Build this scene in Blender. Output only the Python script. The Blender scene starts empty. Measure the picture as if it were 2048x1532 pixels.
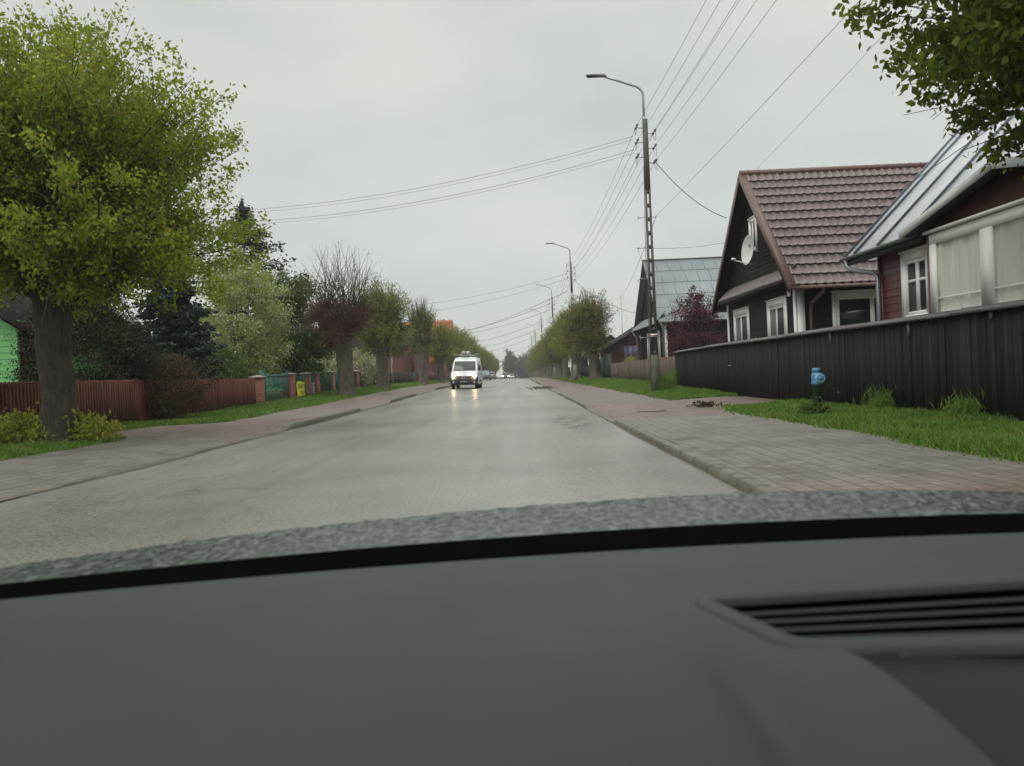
import bpy, math, random
import numpy as np
from mathutils import Matrix, Vector
R = math.radians
rng = np.random.default_rng(7)
random.seed(7)
scene = bpy.context.scene
col = scene.collection

# ------------------------------------------------------------------ helpers
def sm(a, b, x):
    t = np.clip((np.asarray(x, float) - a) / (b - a), 0, 1)
    return t * t * (3 - 2 * t)

class MB:
    """collects geometry and links it as ONE mesh object"""
    def __init__(self): self.V = []; self.F = []; self.n = 0
    def add(self, V, F, m=0):
        V = np.asarray(V, float).reshape(-1, 3); F = np.asarray(F, int)
        self.V.append(V); self.F.append((F + self.n, m)); self.n += len(V); return self
    def box(self, lo, hi, m=0, M=None):
        (x0, y0, z0), (x1, y1, z1) = lo, hi
        V = np.array([(x0,y0,z0),(x1,y0,z0),(x1,y1,z0),(x0,y1,z0),(x0,y0,z1),(x1,y0,z1),(x1,y1,z1),(x0,y1,z1)], float)
        if M is not None: V = V @ np.array(M.to_3x3()).T + np.array(M.translation)
        return self.add(V, [(3,2,1,0),(4,5,6,7),(0,1,5,4),(1,2,6,5),(2,3,7,6),(3,0,4,7)], m)
    def bar(self, a, b, w, h, m=0, up=(0,0,1)):
        a = Vector(a); b = Vector(b); d = (b - a); L = d.length; d.normalize()
        s = d.cross(Vector(up)); s = s.normalized() if s.length > 1e-6 else Vector((1,0,0)); u = s.cross(d)
        Mx = Matrix((s, d, u)).transposed().to_4x4(); Mx.translation = a
        return self.box((-w/2, 0, -h/2), (w/2, L, h/2), m, Mx)
    def quad(self, a, b, c, d, m=0): return self.add([a,b,c,d], [(0,1,2,3)], m)
    def poly(self, pts, m=0): return self.add(pts, [tuple(range(len(pts)))], m)
    def prism(self, pts, ext, m=0):
        pts = np.asarray(pts, float); n = len(pts); e = np.asarray(ext, float)
        V = np.concatenate([pts, pts + e]); self.add(V, [tuple(range(n))[::-1]], m)
        self.F.append((np.array([tuple(range(n, 2*n))]) + self.n - 2*n, m))
        self.F.append((np.array([(i, (i+1) % n, n + (i+1) % n, n + i) for i in range(n)]) + self.n - 2*n, m)); return self
    def tube(self, pts, rad, sides=8, m=0, cap=True):
        P = np.asarray(pts, float); S = len(P); rad = np.broadcast_to(np.asarray(rad, float), (S,))
        T = np.gradient(P, axis=0); T /= np.linalg.norm(T, axis=1)[:, None] + 1e-9
        ref = np.array([0,0,1.]) if abs(T[0,2]) < .9 else np.array([1.,0,0])
        A = np.cross(T, ref); A /= np.linalg.norm(A, axis=1)[:, None] + 1e-9; B = np.cross(T, A)
        an = np.linspace(0, 2*np.pi, sides, endpoint=False)
        V = P[:,None,:] + rad[:,None,None]*(np.cos(an)[None,:,None]*A[:,None,:] + np.sin(an)[None,:,None]*B[:,None,:])
        F = [(s*sides+k, s*sides+(k+1)%sides, (s+1)*sides+(k+1)%sides, (s+1)*sides+k) for s in range(S-1) for k in range(sides)]
        n0 = self.n; self.add(V, F, m)
        if cap:
            self.F.append((np.array([tuple(range(sides))[::-1]]) + n0, m)); self.F.append((np.array([tuple((S-1)*sides+k for k in range(sides))]) + n0, m))
        return self
    def tubes(self, P, Rr, sides=3, m=0):
        K, S, _ = P.shape; T = P[:,-1]-P[:,0]; T = T/(np.linalg.norm(T,axis=1)[:,None]+1e-9)
        ref = np.where(np.abs(T[:,2:3])<.9, np.array([[0,0,1.]]), np.array([[1.,0,0]]))
        A = np.cross(T, ref); A /= np.linalg.norm(A,axis=1)[:,None]+1e-9; B = np.cross(T, A)
        an = np.linspace(0, 2*np.pi, sides, endpoint=False)
        V = P[:,:,None,:] + Rr[:,:,None,None]*(np.cos(an)[None,None,:,None]*A[:,None,None,:]+np.sin(an)[None,None,:,None]*B[:,None,None,:])
        base = (np.arange(K)*S*sides)[:,None,None]; s = np.arange(S-1)[None,:,None]*sides; k = np.arange(sides)[None,None,:]; k2 = (k+1)%sides
        F = np.stack([base+s+k, base+s+k2, base+s+sides+k2, base+s+sides+k], -1).reshape(-1,4)
        return self.add(V, F, m)
    def leaves(self, Cc, size, m=0, rg=None, aspect=.62, dirn=None, bias=1.0):
        rg = rg or rng; N = len(Cc); size = np.broadcast_to(size, (N,))
        T = rg.normal(size=(N,3)); 
        if dirn is not None: T = T + bias*dirn
        T /= np.linalg.norm(T,axis=1)[:,None]+1e-9
        S = np.cross(T, rg.normal(size=(N,3))); S /= np.linalg.norm(S,axis=1)[:,None]+1e-9
        a = size[:,None]
        V = np.stack([Cc - T*a*.5, Cc + S*a*aspect*.5 - T*a*.08, Cc + T*a*.5, Cc - S*a*aspect*.5 - T*a*.08], 1)
        F = np.arange(N*4).reshape(N,4)
        return self.add(V, F, m)
    def lathe(self, prof, c=(0,0,0), sides=20, m=0, axis='z'):
        prof = np.asarray(prof, float); S = len(prof); an = np.linspace(0,2*np.pi,sides,endpoint=False)
        V = np.stack([prof[:,0:1]*np.cos(an), prof[:,0:1]*np.sin(an), np.repeat(prof[:,1:2], sides, 1)], -1)
        if axis == 'y': V = V[..., [0,2,1]] * np.array([1,-1,1])
        if axis == 'x': V = V[..., [2,1,0]] * np.array([-1,1,1])
        V = V + np.array(c)
        F = [(s*sides+k, s*sides+(k+1)%sides, (s+1)*sides+(k+1)%sides, (s+1)*sides+k) for s in range(S-1) for k in range(sides)]
        return self.add(V, F, m)
    def grid(self, G, m=0, flip=False):
        a, b, _ = G.shape; i = np.arange(a-1)[:,None]*b + np.arange(b-1)[None,:]
        F = np.stack([i, i+1, i+b+1, i+b], -1).reshape(-1,4)
        if flip: F = F[:, ::-1]
        return self.add(G.reshape(-1,3), F, m)
    def build(self, name, mats, parent=None, loc=None, smooth=False, bevel=0, **kw):
        me = bpy.data.meshes.new(name)
        if not isinstance(mats, (list, tuple)): mats = [mats]
        for m in mats: me.materials.append(m)
        V = np.concatenate(self.V)
        if loc is not None: V = V - np.array(loc)
        li = np.concatenate([f.reshape(-1) for f, m in self.F]); tot = np.concatenate([np.full(len(f), f.shape[1]) for f, m in self.F])
        mi = np.concatenate([np.full(len(f), m) for f, m in self.F]); st = np.concatenate([[0], np.cumsum(tot)[:-1]])
        me.vertices.add(len(V)); me.vertices.foreach_set('co', V.astype(np.float32).ravel())
        me.loops.add(len(li)); me.loops.foreach_set('vertex_index', li.astype(np.int32))
        me.polygons.add(len(tot)); me.polygons.foreach_set('loop_start', st.astype(np.int32)); me.polygons.foreach_set('loop_total', tot.astype(np.int32))
        me.polygons.foreach_set('material_index', mi.astype(np.int32))
        if smooth: me.polygons.foreach_set('use_smooth', np.ones(len(tot), bool))
        me.update(calc_edges=True); me.validate()
        o = bpy.data.objects.new(name, me); col.objects.link(o)
        if parent is not None: o.parent = parent
        if loc is not None: o.location = loc
        if bevel:
            b = o.modifiers.new('bevel', 'BEVEL'); b.width = bevel; b.segments = 2; b.limit_method = 'ANGLE'; b.angle_limit = R(40)
        tag(o, **kw); return o

def tag(o, label=None, cat=None, group=None, kind=None):
    if label: o['label'] = label
    if cat: o['category'] = cat
    if group: o['group'] = group
    if kind: o['kind'] = kind
    return o
def empty(name, label, cat, loc=(0,0,0), group=None, rz=0):
    o = bpy.data.objects.new(name, None); col.objects.link(o); o.location = loc; o.rotation_euler.z = rz; o.empty_display_size = .2
    return tag(o, label, cat, group)
def kids(o): return [c for c in bpy.data.objects if c.parent == o]
def copy_tree(o, parent=None, first=True):
    ch = list(o.children); c = o.copy(); col.objects.link(c); c.parent = parent
    for k in ch: copy_tree(k, c, False)
    return c

# ------------------------------------------------------------------ materials
def newmat(name):
    m = bpy.data.materials.new(name); m.use_nodes = True; nt = m.node_tree
    return m, nt, nt.nodes['Principled BSDF']
def L(nt, a, b): nt.links.new(a, b)
def ramp(nt, stops, interp='LINEAR'):
    r = nt.nodes.new('ShaderNodeValToRGB'); r.color_ramp.interpolation = interp
    e = r.color_ramp.elements
    while len(e) < len(stops): e.new(.5)
    for k, (p, c) in enumerate(stops): e[k].position = p; e[k].color = (*c, 1) if len(c) == 3 else c
    return r
def objco(nt, scale=(1,1,1), rot=(0,0,0)):
    t = nt.nodes.new('ShaderNodeTexCoord'); mp = nt.nodes.new('ShaderNodeMapping'); mp.inputs['Scale'].default_value = scale; mp.inputs['Rotation'].default_value = rot
    L(nt, t.outputs['Object'], mp.inputs['Vector']); return mp.outputs['Vector']
def noise(nt, vec, scale, detail=4, rough=.6):
    n = nt.nodes.new('ShaderNodeTexNoise'); n.inputs['Scale'].default_value = scale; n.inputs['Detail'].default_value = detail; n.inputs['Roughness'].default_value = rough
    L(nt, vec, n.inputs['Vector']); return n.outputs['Fac']
def mix(nt, f, a, b, mode='MIX'):
    n = nt.nodes.new('ShaderNodeMix'); n.data_type = 'RGBA'; n.blend_type = mode
    for sock, v in ((n.inputs['Factor'], f), (n.inputs['A'], a), (n.inputs['B'], b)):
        if isinstance(v, (int, float)): sock.default_value = v
        elif isinstance(v, tuple): sock.default_value = (*v, 1)
        else: L(nt, v, sock)
    return n.outputs['Result']
def bump(nt, b, h, strength=.3, dist=.02):
    n = nt.nodes.new('ShaderNodeBump'); n.inputs['Strength'].default_value = strength; n.inputs['Distance'].default_value = dist
    L(nt, h, n.inputs['Height']); L(nt, n.outputs['Normal'], b.inputs['Normal']); return n
def mat(name, c, rough=.6, var=.35, sc=3., metal=0., spec=.5, bsc=0, bst=.3, stretch=(1,1,1), c2=None):
    """base colour with two scales of uneven wear, optional fine relief"""
    m, nt, b = newmat(name); v = objco(nt, stretch)
    c2 = c2 or tuple(x*(1-var) for x in c); c3 = tuple(min(1, x*(1+var*.6)) for x in c)
    n1 = noise(nt, v, sc, 5, .65); rp = ramp(nt, [(.3, c2), (.5, c), (.72, c3)]); L(nt, n1, rp.inputs['Fac'])
    L(nt, rp.outputs['Color'], b.inputs['Base Color'])
    b.inputs['Metallic'].default_value = metal; b.inputs['Specular IOR Level'].default_value = spec
    n2 = noise(nt, v, sc*2.3, 3); mr = nt.nodes.new('ShaderNodeMapRange'); mr.inputs[3].default_value = max(.03, rough-.12); mr.inputs[4].default_value = min(1, rough+.12)
    L(nt, n2, mr.inputs[0]); L(nt, mr.outputs[0], b.inputs['Roughness'])
    if bsc: bump(nt, b, noise(nt, v, bsc, 4), bst, .01)
    return m
def leafmat(name, cols, trans=.35, rough=.5):
    """leaves of one plant, each leaf its own shade"""
    m, nt, b = newmat(name); g = nt.nodes.new('ShaderNodeNewGeometry')
    n = len(cols); rp = ramp(nt, [(k/max(1, n-1), c) for k, c in enumerate(cols)]); L(nt, g.outputs['Random Per Island'], rp.inputs['Fac'])
    L(nt, rp.outputs['Color'], b.inputs['Base Color']); b.inputs['Roughness'].default_value = rough; b.inputs['Specular IOR Level'].default_value = .25
    t = nt.nodes.new('ShaderNodeBsdfTranslucent'); mx = nt.nodes.new('ShaderNodeMixShader'); mx.inputs[0].default_value = trans
    br = nt.nodes.new('ShaderNodeHueSaturation'); br.inputs['Value'].default_value = 1.25; L(nt, rp.outputs['Color'], br.inputs['Color']); L(nt, br.outputs['Color'], t.inputs['Color'])
    L(nt, b.outputs[0], mx.inputs[1]); L(nt, t.outputs[0], mx.inputs[2]); L(nt, mx.outputs[0], nt.nodes['Material Output'].inputs['Surface'])
    return m
def emit(name, c, s):
    m, nt, b = newmat(name); b.inputs['Base Color'].default_value = (*c,1); b.inputs['Emission Color'].default_value = (*c,1); b.inputs['Emission Strength'].default_value = s; return m
def glassmat(name, tint=(.8,.85,.85), amt=.6, rough=.03, body=(.02,.025,.025)):
    m, nt, b = newmat(name); b.inputs['Base Color'].default_value = (*body,1); b.inputs['Roughness'].default_value = rough
    v = objco(nt); bump(nt, b, noise(nt, v, 1.3, 1), .05, .05)
    t = nt.nodes.new('ShaderNodeBsdfTransparent'); t.inputs['Color'].default_value = (*tint,1); mx = nt.nodes.new('ShaderNodeMixShader'); mx.inputs[0].default_value = amt
    L(nt, b.outputs[0], mx.inputs[1]); L(nt, t.outputs[0], mx.inputs[2]); L(nt, mx.outputs[0], nt.nodes['Material Output'].inputs['Surface']); return m

def blob(nt, c, r):
    """soft oval area on the ground around c"""
    t = nt.nodes.new('ShaderNodeTexCoord'); mp = nt.nodes.new('ShaderNodeMapping'); mp.vector_type = 'TEXTURE'; mp.inputs['Location'].default_value = (c[0], c[1], 0); mp.inputs['Scale'].default_value = (r[0], r[1], 50)
    L(nt, t.outputs['Object'], mp.inputs['Vector']); g = nt.nodes.new('ShaderNodeTexGradient'); g.gradient_type = 'SPHERICAL'; L(nt, mp.outputs['Vector'], g.inputs['Vector'])
    rp = ramp(nt, [(.0,(0,0,0)),(.45,(1,1,1))]); L(nt, g.outputs['Fac'], rp.inputs['Fac']); return rp.outputs['Color']
def M_road():
    m, nt, b = newmat('wet_asphalt'); v = objco(nt)
    big = noise(nt, v, .22, 4, .6); fine = noise(nt, v, 34, 6, .75); lane = noise(nt, objco(nt, (1.1, .03, 1)), 1.0, 4)
    c = ramp(nt, [(.28,(.115,.112,.100)),(.5,(.170,.166,.150)),(.72,(.225,.220,.200))]); L(nt, big, c.inputs['Fac'])
    f = ramp(nt, [(.34,(.42,.42,.41)),(.5,(1.0,1.0,1.0)),(.66,(1.75,1.73,1.65))]); L(nt, fine, f.inputs['Fac'])
    cc = mix(nt, 1., c.outputs['Color'], f.outputs['Color'], 'MULTIPLY')
    pat = noise(nt, objco(nt, (1.6,.55,1)), 1.9, 7, .72); pr = ramp(nt, [(.45,(0,0,0)),(.56,(1,1,1))]); L(nt, pat, pr.inputs['Fac'])
    near = blob(nt, (1.25, 18.6), (.55, 3.6)); mk = mix(nt, 1., pr.outputs['Color'], near, 'MULTIPLY'); cc = mix(nt, mk, cc, (.075,.070,.058))
    crk = nt.nodes.new('ShaderNodeTexVoronoi'); crk.feature = 'DISTANCE_TO_EDGE'; crk.inputs['Scale'].default_value = .16; wv = nt.nodes.new('ShaderNodeVectorMath'); wv.operation = 'MULTIPLY_ADD'
    nz = nt.nodes.new('ShaderNodeTexNoise'); nz.inputs['Scale'].default_value = .9; nz.inputs['Detail'].default_value = 5; L(nt, v, nz.inputs['Vector']); L(nt, nz.outputs['Color'], wv.inputs[0]); wv.inputs[1].default_value = (1.6,1.6,0); L(nt, v, wv.inputs[2]); L(nt, wv.outputs[0], crk.inputs['Vector'])
    ck = ramp(nt, [(.0,(.62,.62,.6)),(.004,(1,1,1))]); L(nt, crk.outputs['Distance'], ck.inputs['Fac']); cc = mix(nt, .7, cc, ck.outputs['Color'], 'MULTIPLY'); L(nt, cc, b.inputs['Base Color'])
    rr = ramp(nt, [(.3,(.25,.25,.25)),(.7,(.40,.40,.40))]); L(nt, lane, rr.inputs['Fac']); L(nt, rr.outputs['Color'], b.inputs['Roughness'])
    bump(nt, b, fine, .22, .006); b.inputs['Specular IOR Level'].default_value = .5
    return m
def M_paver(name, stops, yr, wob=.9):
    """concrete block paving, grey with red stretches"""
    m, nt, b = newmat(name); t = nt.nodes.new('ShaderNodeTexCoord'); sp = nt.nodes.new('ShaderNodeSeparateXYZ'); L(nt, t.outputs['Object'], sp.inputs[0])
    v0 = t.outputs['Object']
    wn = noise(nt, v0, .55, 3); ma = nt.nodes.new('ShaderNodeMath'); ma.operation = 'MULTIPLY_ADD'; L(nt, wn, ma.inputs[0]); ma.inputs[1].default_value = wob; L(nt, sp.outputs['Y'], ma.inputs[2])
    mr = nt.nodes.new('ShaderNodeMapRange'); mr.inputs[1].default_value = yr[0]; mr.inputs[2].default_value = yr[1]; L(nt, ma.outputs[0], mr.inputs[0])
    red = ramp(nt, [((y-yr[0])/(yr[1]-yr[0]), (r,r,r)) for y, r in stops]); L(nt, mr.outputs[0], red.inputs['Fac'])
    mp = nt.nodes.new('ShaderNodeMapping'); mp.inputs['Rotation'].default_value = (0,0,R(90)); L(nt, v0, mp.inputs['Vector'])
    br = nt.nodes.new('ShaderNodeTexBrick'); br.inputs['Scale'].default_value = 1; br.inputs['Brick Width'].default_value = .2; br.inputs['Row Height'].default_value = .2
    br.inputs['Mortar Size'].default_value = .011; br.inputs['Mortar Smooth'].default_value = .4; br.inputs['Bias'].default_value = 0
    br.inputs['Color1'].default_value = (.88,.88,.88,1); br.inputs['Color2'].default_value = (1.1,1.1,1.1,1); br.inputs['Mortar'].default_value = (.42,.40,.37,1)
    L(nt, mp.outputs['Vector'], br.inputs['Vector'])
    base = mix(nt, red.outputs['Color'], (.162,.155,.135), (.168,.122,.102))
    wear = noise(nt, v0, 1.1, 6, .7); wr = ramp(nt, [(.28,(.62,.60,.55)),(.5,(1,1,1)),(.75,(1.22,1.22,1.2))]); L(nt, wear, wr.inputs['Fac'])
    c = mix(nt, 1., base, wr.outputs['Color'], 'MULTIPLY'); c = mix(nt, 1., c, br.outputs['Color'], 'MULTIPLY'); 
    pr = ramp(nt, [(.46,(0,0,0)),(.62,(1,1,1))]); L(nt, noise(nt, v0, 2.6, 7, .7), pr.inputs['Fac'])
    for bc, brr in (((2.62, 10.2), (.42, 4.6)), ((4.9, 20.5), (1.6, 1.2)), ((-8.2, 17.5), (1.2, 4.))): c = mix(nt, mix(nt, 1., pr.outputs['Color'], blob(nt, bc, brr), 'MULTIPLY'), c, (.085,.066,.045))
    L(nt, c, b.inputs['Base Color'])
    b.inputs['Roughness'].default_value = .55; b.inputs['Specular IOR Level'].default_value = .4
    bump(nt, b, br.outputs['Fac'], -.5, .01); return m
def M_brick():
    m, nt, b = newmat('red_brick'); v = objco(nt, (1,1,1))
    # bricks read on both street faces: mix x and y into one running coordinate
    t = nt.nodes.new('ShaderNodeTexCoord'); sp = nt.nodes.new('ShaderNodeSeparateXYZ'); L(nt, t.outputs['Object'], sp.inputs[0])
    ad = nt.nodes.new('ShaderNodeMath'); L(nt, sp.outputs['X'], ad.inputs[0]); L(nt, sp.outputs['Y'], ad.inputs[1])
    cb = nt.nodes.new('ShaderNodeCombineXYZ'); L(nt, ad.outputs[0], cb.inputs['X']); L(nt, sp.outputs['Z'], cb.inputs['Y'])
    br = nt.nodes.new('ShaderNodeTexBrick'); br.inputs['Scale'].default_value = 1; br.inputs['Brick Width'].default_value = .25; br.inputs['Row Height'].default_value = .075
    br.inputs['Mortar Size'].default_value = .008; br.inputs['Color1'].default_value = (.23,.06,.035,1); br.inputs['Color2'].default_value = (.34,.10,.06,1); br.inputs['Mortar'].default_value = (.40,.30,.25,1)
    L(nt, cb.outputs[0], br.inputs['Vector']); L(nt, br.outputs['Color'], b.inputs['Base Color']); b.inputs['Roughness'].default_value = .8; return m
def M_planks(name, c1, c2, w=.12, axis='Y', rough=.75):
    """upright boards of uneven shade with weathered grain"""
    m, nt, b = newmat(name); t = nt.nodes.new('ShaderNodeTexCoord'); sp = nt.nodes.new('ShaderNodeSeparateXYZ'); L(nt, t.outputs['Object'], sp.inputs[0])
    d = nt.nodes.new('ShaderNodeMath'); d.operation = 'DIVIDE'; L(nt, sp.outputs[axis], d.inputs[0]); d.inputs[1].default_value = w
    fl = nt.nodes.new('ShaderNodeMath'); fl.operation = 'FLOOR'; L(nt, d.outputs[0], fl.inputs[0])
    wn = nt.nodes.new('ShaderNodeTexWhiteNoise'); wn.noise_dimensions = '1D'; L(nt, fl.outputs[0], wn.inputs['W'])
    g = noise(nt, objco(nt, (14,14,.8)), 1.5, 5, .7)
    a = nt.nodes.new('ShaderNodeMath'); a.operation = 'MULTIPLY_ADD'; L(nt, wn.outputs['Value'], a.inputs[0]); a.inputs[1].default_value = .5; L(nt, g, a.inputs[2])
    rp = ramp(nt, [(.3, c1), (1.0, c2)]); L(nt, a.outputs[0], rp.inputs['Fac']); L(nt, rp.outputs['Color'], b.inputs['Base Color'])
    b.inputs['Roughness'].default_value = rough; bump(nt, b, g, .3, .006); b.inputs['Specular IOR Level'].default_value = .12; return m

m_road = M_road()
m_kerb = mat('kerb_concrete', (.125,.117,.092), .6, .6, 3.2, bsc=40, bst=.3)
m_grit = mat('gutter_grit', (.085,.072,.05), .7, .5, 3, bsc=60, bst=.5)
m_paveR = M_paver('block_paving', [(0,.15),(5,.55),(6.5,.95),(8.2,.1),(17.5,.12),(18.5,.95),(25,.9),(27,.35),(36,.5),(44,.75),(52,.55),(60,.7)], (0,62))
m_paveL = M_paver('block_paving_worn', [(0,.05),(16.5,.08),(18.5,.85),(24,.9),(26,.25),(30,.3),(33,.75),(40,.8),(44,.35),(60,.5)], (0,62))
m_soil = mat('damp_soil', (.075,.062,.04), .9, .5, 1.2, bsc=25, bst=.5)
m_turf = mat('turf_soil', (.045,.062,.022), .9, .5, .8, bsc=20, bst=.6, c2=(.06,.055,.028))
m_field = mat('far_meadow', (.06,.08,.03), .9, .4, .06)
m_bark = mat('lime_bark', (.10,.085,.066), .9, .65, 3.5, bsc=16, bst=1., stretch=(3,3,.7))
m_barkd = mat('dark_bark', (.062,.050,.040), .9, .65, 4, bsc=14, bst=.9, stretch=(3,3,.8))
m_twig = mat('twig', (.07,.048,.034), .8, .4, 6)
m_twigr = mat('red_twig', (.105,.045,.034), .8, .5, 5)
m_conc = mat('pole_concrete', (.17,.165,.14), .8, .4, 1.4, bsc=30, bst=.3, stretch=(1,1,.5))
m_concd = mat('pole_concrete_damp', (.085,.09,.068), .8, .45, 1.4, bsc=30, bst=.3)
m_galv = mat('galvanised_steel', (.36,.38,.38), .42, .25, 5, metal=.7)
m_lampd = mat('lamp_underside', (.06,.065,.065), .4, .2, 9)
m_porc = mat('insulator', (.16,.16,.15), .25, .3, 9)
m_wire = mat('wire_sheath', (.06,.06,.06), .6, .2, 1)
m_white = mat('white_paint', (.82,.83,.80), .42, .12, 1.5, stretch=(1,1,.4))
m_fencek = M_planks('black_stained_boards', (.005,.0048,.0048), (.026,.0245,.024), .105)
m_cap = mat('grey_capping_board', (.105,.10,.098), .6, .4, 2.5, stretch=(6,.6,6))
m_fenceg = M_planks('weathered_boards', (.05,.036,.032), (.155,.125,.112), .13)
m_fencer = M_planks('red_brown_boards', (.098,.040,.030), (.175,.074,.055), .14)
m_redgate = mat('red_gate_paint', (.17,.045,.036), .55, .35, 2)
m_fencedk = M_planks('old_dark_boards', (.04,.032,.026), (.10,.085,.072), .12)
m_green = mat('green_gate_paint', (.012,.105,.082), .4, .3, 2)
m_dgreen = mat('dark_green_sheet', (.008,.030,.028), .5, .35, 2)
m_teal = mat('teal_post_paint', (.02,.20,.16), .5, .25, 3)
m_brick = M_brick()
m_capc = mat('concrete_cap', (.30,.27,.24), .8, .4, 4)
m_yel = mat('yellow_banner', (.88,.82,.04), .45, .15, 3)
m_ink = mat('green_ink', (.05,.17,.02), .6, .1, 3)
m_box = mat('mailbox_grey', (.30,.31,.32), .4, .2, 5)
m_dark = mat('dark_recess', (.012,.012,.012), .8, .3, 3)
m_sid_red = mat('dark_red_siding', (.082,.019,.016), .45, .4, 1.6, stretch=(1,.5,4), bsc=30, bst=.15)
m_sid_dark = mat('black_brown_siding', (.011,.009,.0075), .65, .45, 1.6, spec=.15, stretch=(1,.5,4), bsc=30, bst=.2)
m_porchw = mat('dark_porch_boards', (.050,.020,.013), .6, .4, 1.6, stretch=(1,.5,4), spec=.2)
m_sid_brown = mat('brown_siding', (.12,.048,.024), .5, .4, 1.6, stretch=(1,.5,4))
m_sid_maroon = mat('maroon_siding', (.13,.036,.032), .6, .35, 1.2, stretch=(1,1,4))
m_sid_green = mat('bright_green_siding', (.16,.46,.16), .5, .15, 1.2, stretch=(1,1,4))
m_sid_rust = mat('rust_red_siding', (.26,.052,.03), .5, .3, 2)
m_tile = mat('maroon_metal_tile', (.148,.116,.111), .36, .2, .9, spec=.5)
m_tiled = mat('maroon_trim', (.13,.075,.066), .42, .25, 2)
m_zinc = mat('galvanised_roof', (.84,.86,.89), .34, .14, .7, metal=.85)
m_seam = mat('roof_seam', (.10,.125,.15), .45, .3, 2, metal=.4)
m_gutter = mat('zinc_gutter', (.20,.22,.225), .45, .3, 3, metal=.5)
m_tin = mat('grey_tin_roof', (.215,.25,.26), .5, .22, .5, metal=.25)
m_tinl = mat('roof_lap', (.15,.18,.19), .5, .2, 2)
m_orange = mat('orange_tile_roof', (.46,.115,.05), .55, .25, .8)
m_orl = mat('orange_tile_edge', (.25,.06,.03), .6, .25, .8)
m_dish = mat('dish_paint', (.56,.57,.55), .4, .12, 3)
m_glass = glassmat('window_glass', amt=.45)
m_glassv = glassmat('veranda_glass', amt=.90, tint=(.97,.97,.96))
m_curt = mat('net_curtain', (.86,.86,.82), .9, .10, 2, stretch=(1,6,.3))
m_gloom = mat('room_gloom_sheet', (.05,.055,.05), .9, .3, 2)
m_blueglass = mat('stained_blue_panes', (.30,.30,.48), .2, .45, 3, c2=(.13,.12,.34))
m_blue = mat('hydrant_blue', (.06,.20,.36), .35, .35, 12)
m_bluel = mat('hydrant_pale_blue', (.20,.38,.50), .4, .25, 12)
m_pipe = mat('hydrant_pipe', (.016,.030,.022), .5, .3, 6)

# ------------------------------------------------------------------ ground heights
XR, XL = 2.28, -6.2                                   # kerb lines
def gz(x, y):
    y = np.asarray(y, float); x = np.asarray(x, float)
    d = np.clip(y - 110, 0, None); drop = -.6*(d/110)**2
    drop = np.where(y > 300, -.6*(190/110)**2 - (y-300)*.0124, drop); drop = np.maximum(drop, -4.5)
    tilt = .22*sm(22, 62, y)*np.clip((2.0-x)/8, 0, 1.7)
    return drop + tilt
def prof(y, segs, lo=.015, hi=.10, w=.35):
    h = np.full(np.shape(y), lo)
    for a, b in segs: h = np.maximum(h, lo + (hi-lo)*sm(a-w/2, a+w/2, y)*(1-sm(b-w/2, b+w/2, y)))
    return h
RSEG = [(-20,17.4),(24.6,41),(50,62),(70,90),(98,120),(128,400)]
LSEG = [(-20,2),(20.2,29.5),(36.5,46),(57,74),(84,100),(108,400)]
def kR(y): return prof(y, RSEG)
def kL(y): return prof(y, LSEG, .02, .15)
def vzR(x, y): return gz(x, y) + .11 + sm(5.2, 6.8, x)*(.04 + .24*sm(24, 48, y))
def vzL(x, y): return gz(x, y) + .11 + sm(9.2, 10.8, -np.asarray(x))*(.04 + .08*sm(24, 48, y))
def vz(x, y): return float(vzR(x, y) if x > 0 else vzL(x, y))
def ys(a=-25, b=420):
    return np.concatenate([np.arange(a, 40, .25), np.arange(40, 120, 1.), np.arange(120, b+1, 5.)])
def sheet(name, xs, Y, zf, m, **kw):
    X, YY = np.meshgrid(np.asarray(xs, float), Y); Z = zf(X, YY); return MB().grid(np.stack([X, YY, Z], -1)).build(name, m, smooth=True, kind='structure', **kw)
Y = ys()
def rz(x, y): return gz(x, y) + .03*(1-((np.asarray(x)+1.96)/4.12)**2)
sheet('road', np.linspace(XL+.12, XR-.12, 18), Y, rz, m_road)
# wet grit collected along both gutters, wavy edge
def gutter(name, x0, sgn):
    yy = ys(-25, 200); rn = np.random.default_rng(int(abs(x0)*10)).normal(size=len(yy)); rn = np.convolve(rn, np.ones(5)/5, 'same'); r2 = np.convolve(rn, np.ones(17)/4, 'same'); wd = .075 + .05*rn + .05*r2 + .03*np.sin(yy*.53+1) + .20*sm(8.0, 5.0, yy)
    wd = np.clip(wd, .03, None)
    X = np.stack([np.full_like(yy, x0), x0 - sgn*wd*.5, x0 - sgn*wd], 1); YY = np.repeat(yy[:,None], 3, 1)
    MB().grid(np.stack([X, YY, rz(X, YY) + .004], -1), flip=sgn < 0).build(name, m_grit, kind='structure')
gutter('gutter_grit', XR-.115, 1); gutter('gutter_grit', XL+.115, -1)
def kerb(name, x0, sgn, kf):
    yy = ys(-25, 260); P = []
    wob = .008*np.sin(yy*3.1) + .012*np.sin(yy*.9)
    for dx, f in ((-.13,-.06),(-.125,.35),(-.118,.9),(-.10,1.),(.02,1.02)):
        h = kf(yy)
        z = gz(x0, yy) + (h*f if f > 0 else f); P.append(np.stack([x0 + sgn*dx + wob*0 + (wob if f > .5 else 0), yy, z], -1))
    MB().grid(np.stack(P, 1), flip=sgn > 0).build(name, m_kerb, kind='structure')
kerb('kerb', XR, 1, kR); kerb('kerb', XL, -1, kL)
def bayL(y): return 1.45*sm(17.6, 18.8, y)*(1-sm(22.0, 23.6, y))
def wavy(y, s=0): return .16*np.sin(y*.63+s) + .12*np.sin(y*1.7+2*s) + .06*np.sin(y*4.3+s)
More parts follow.
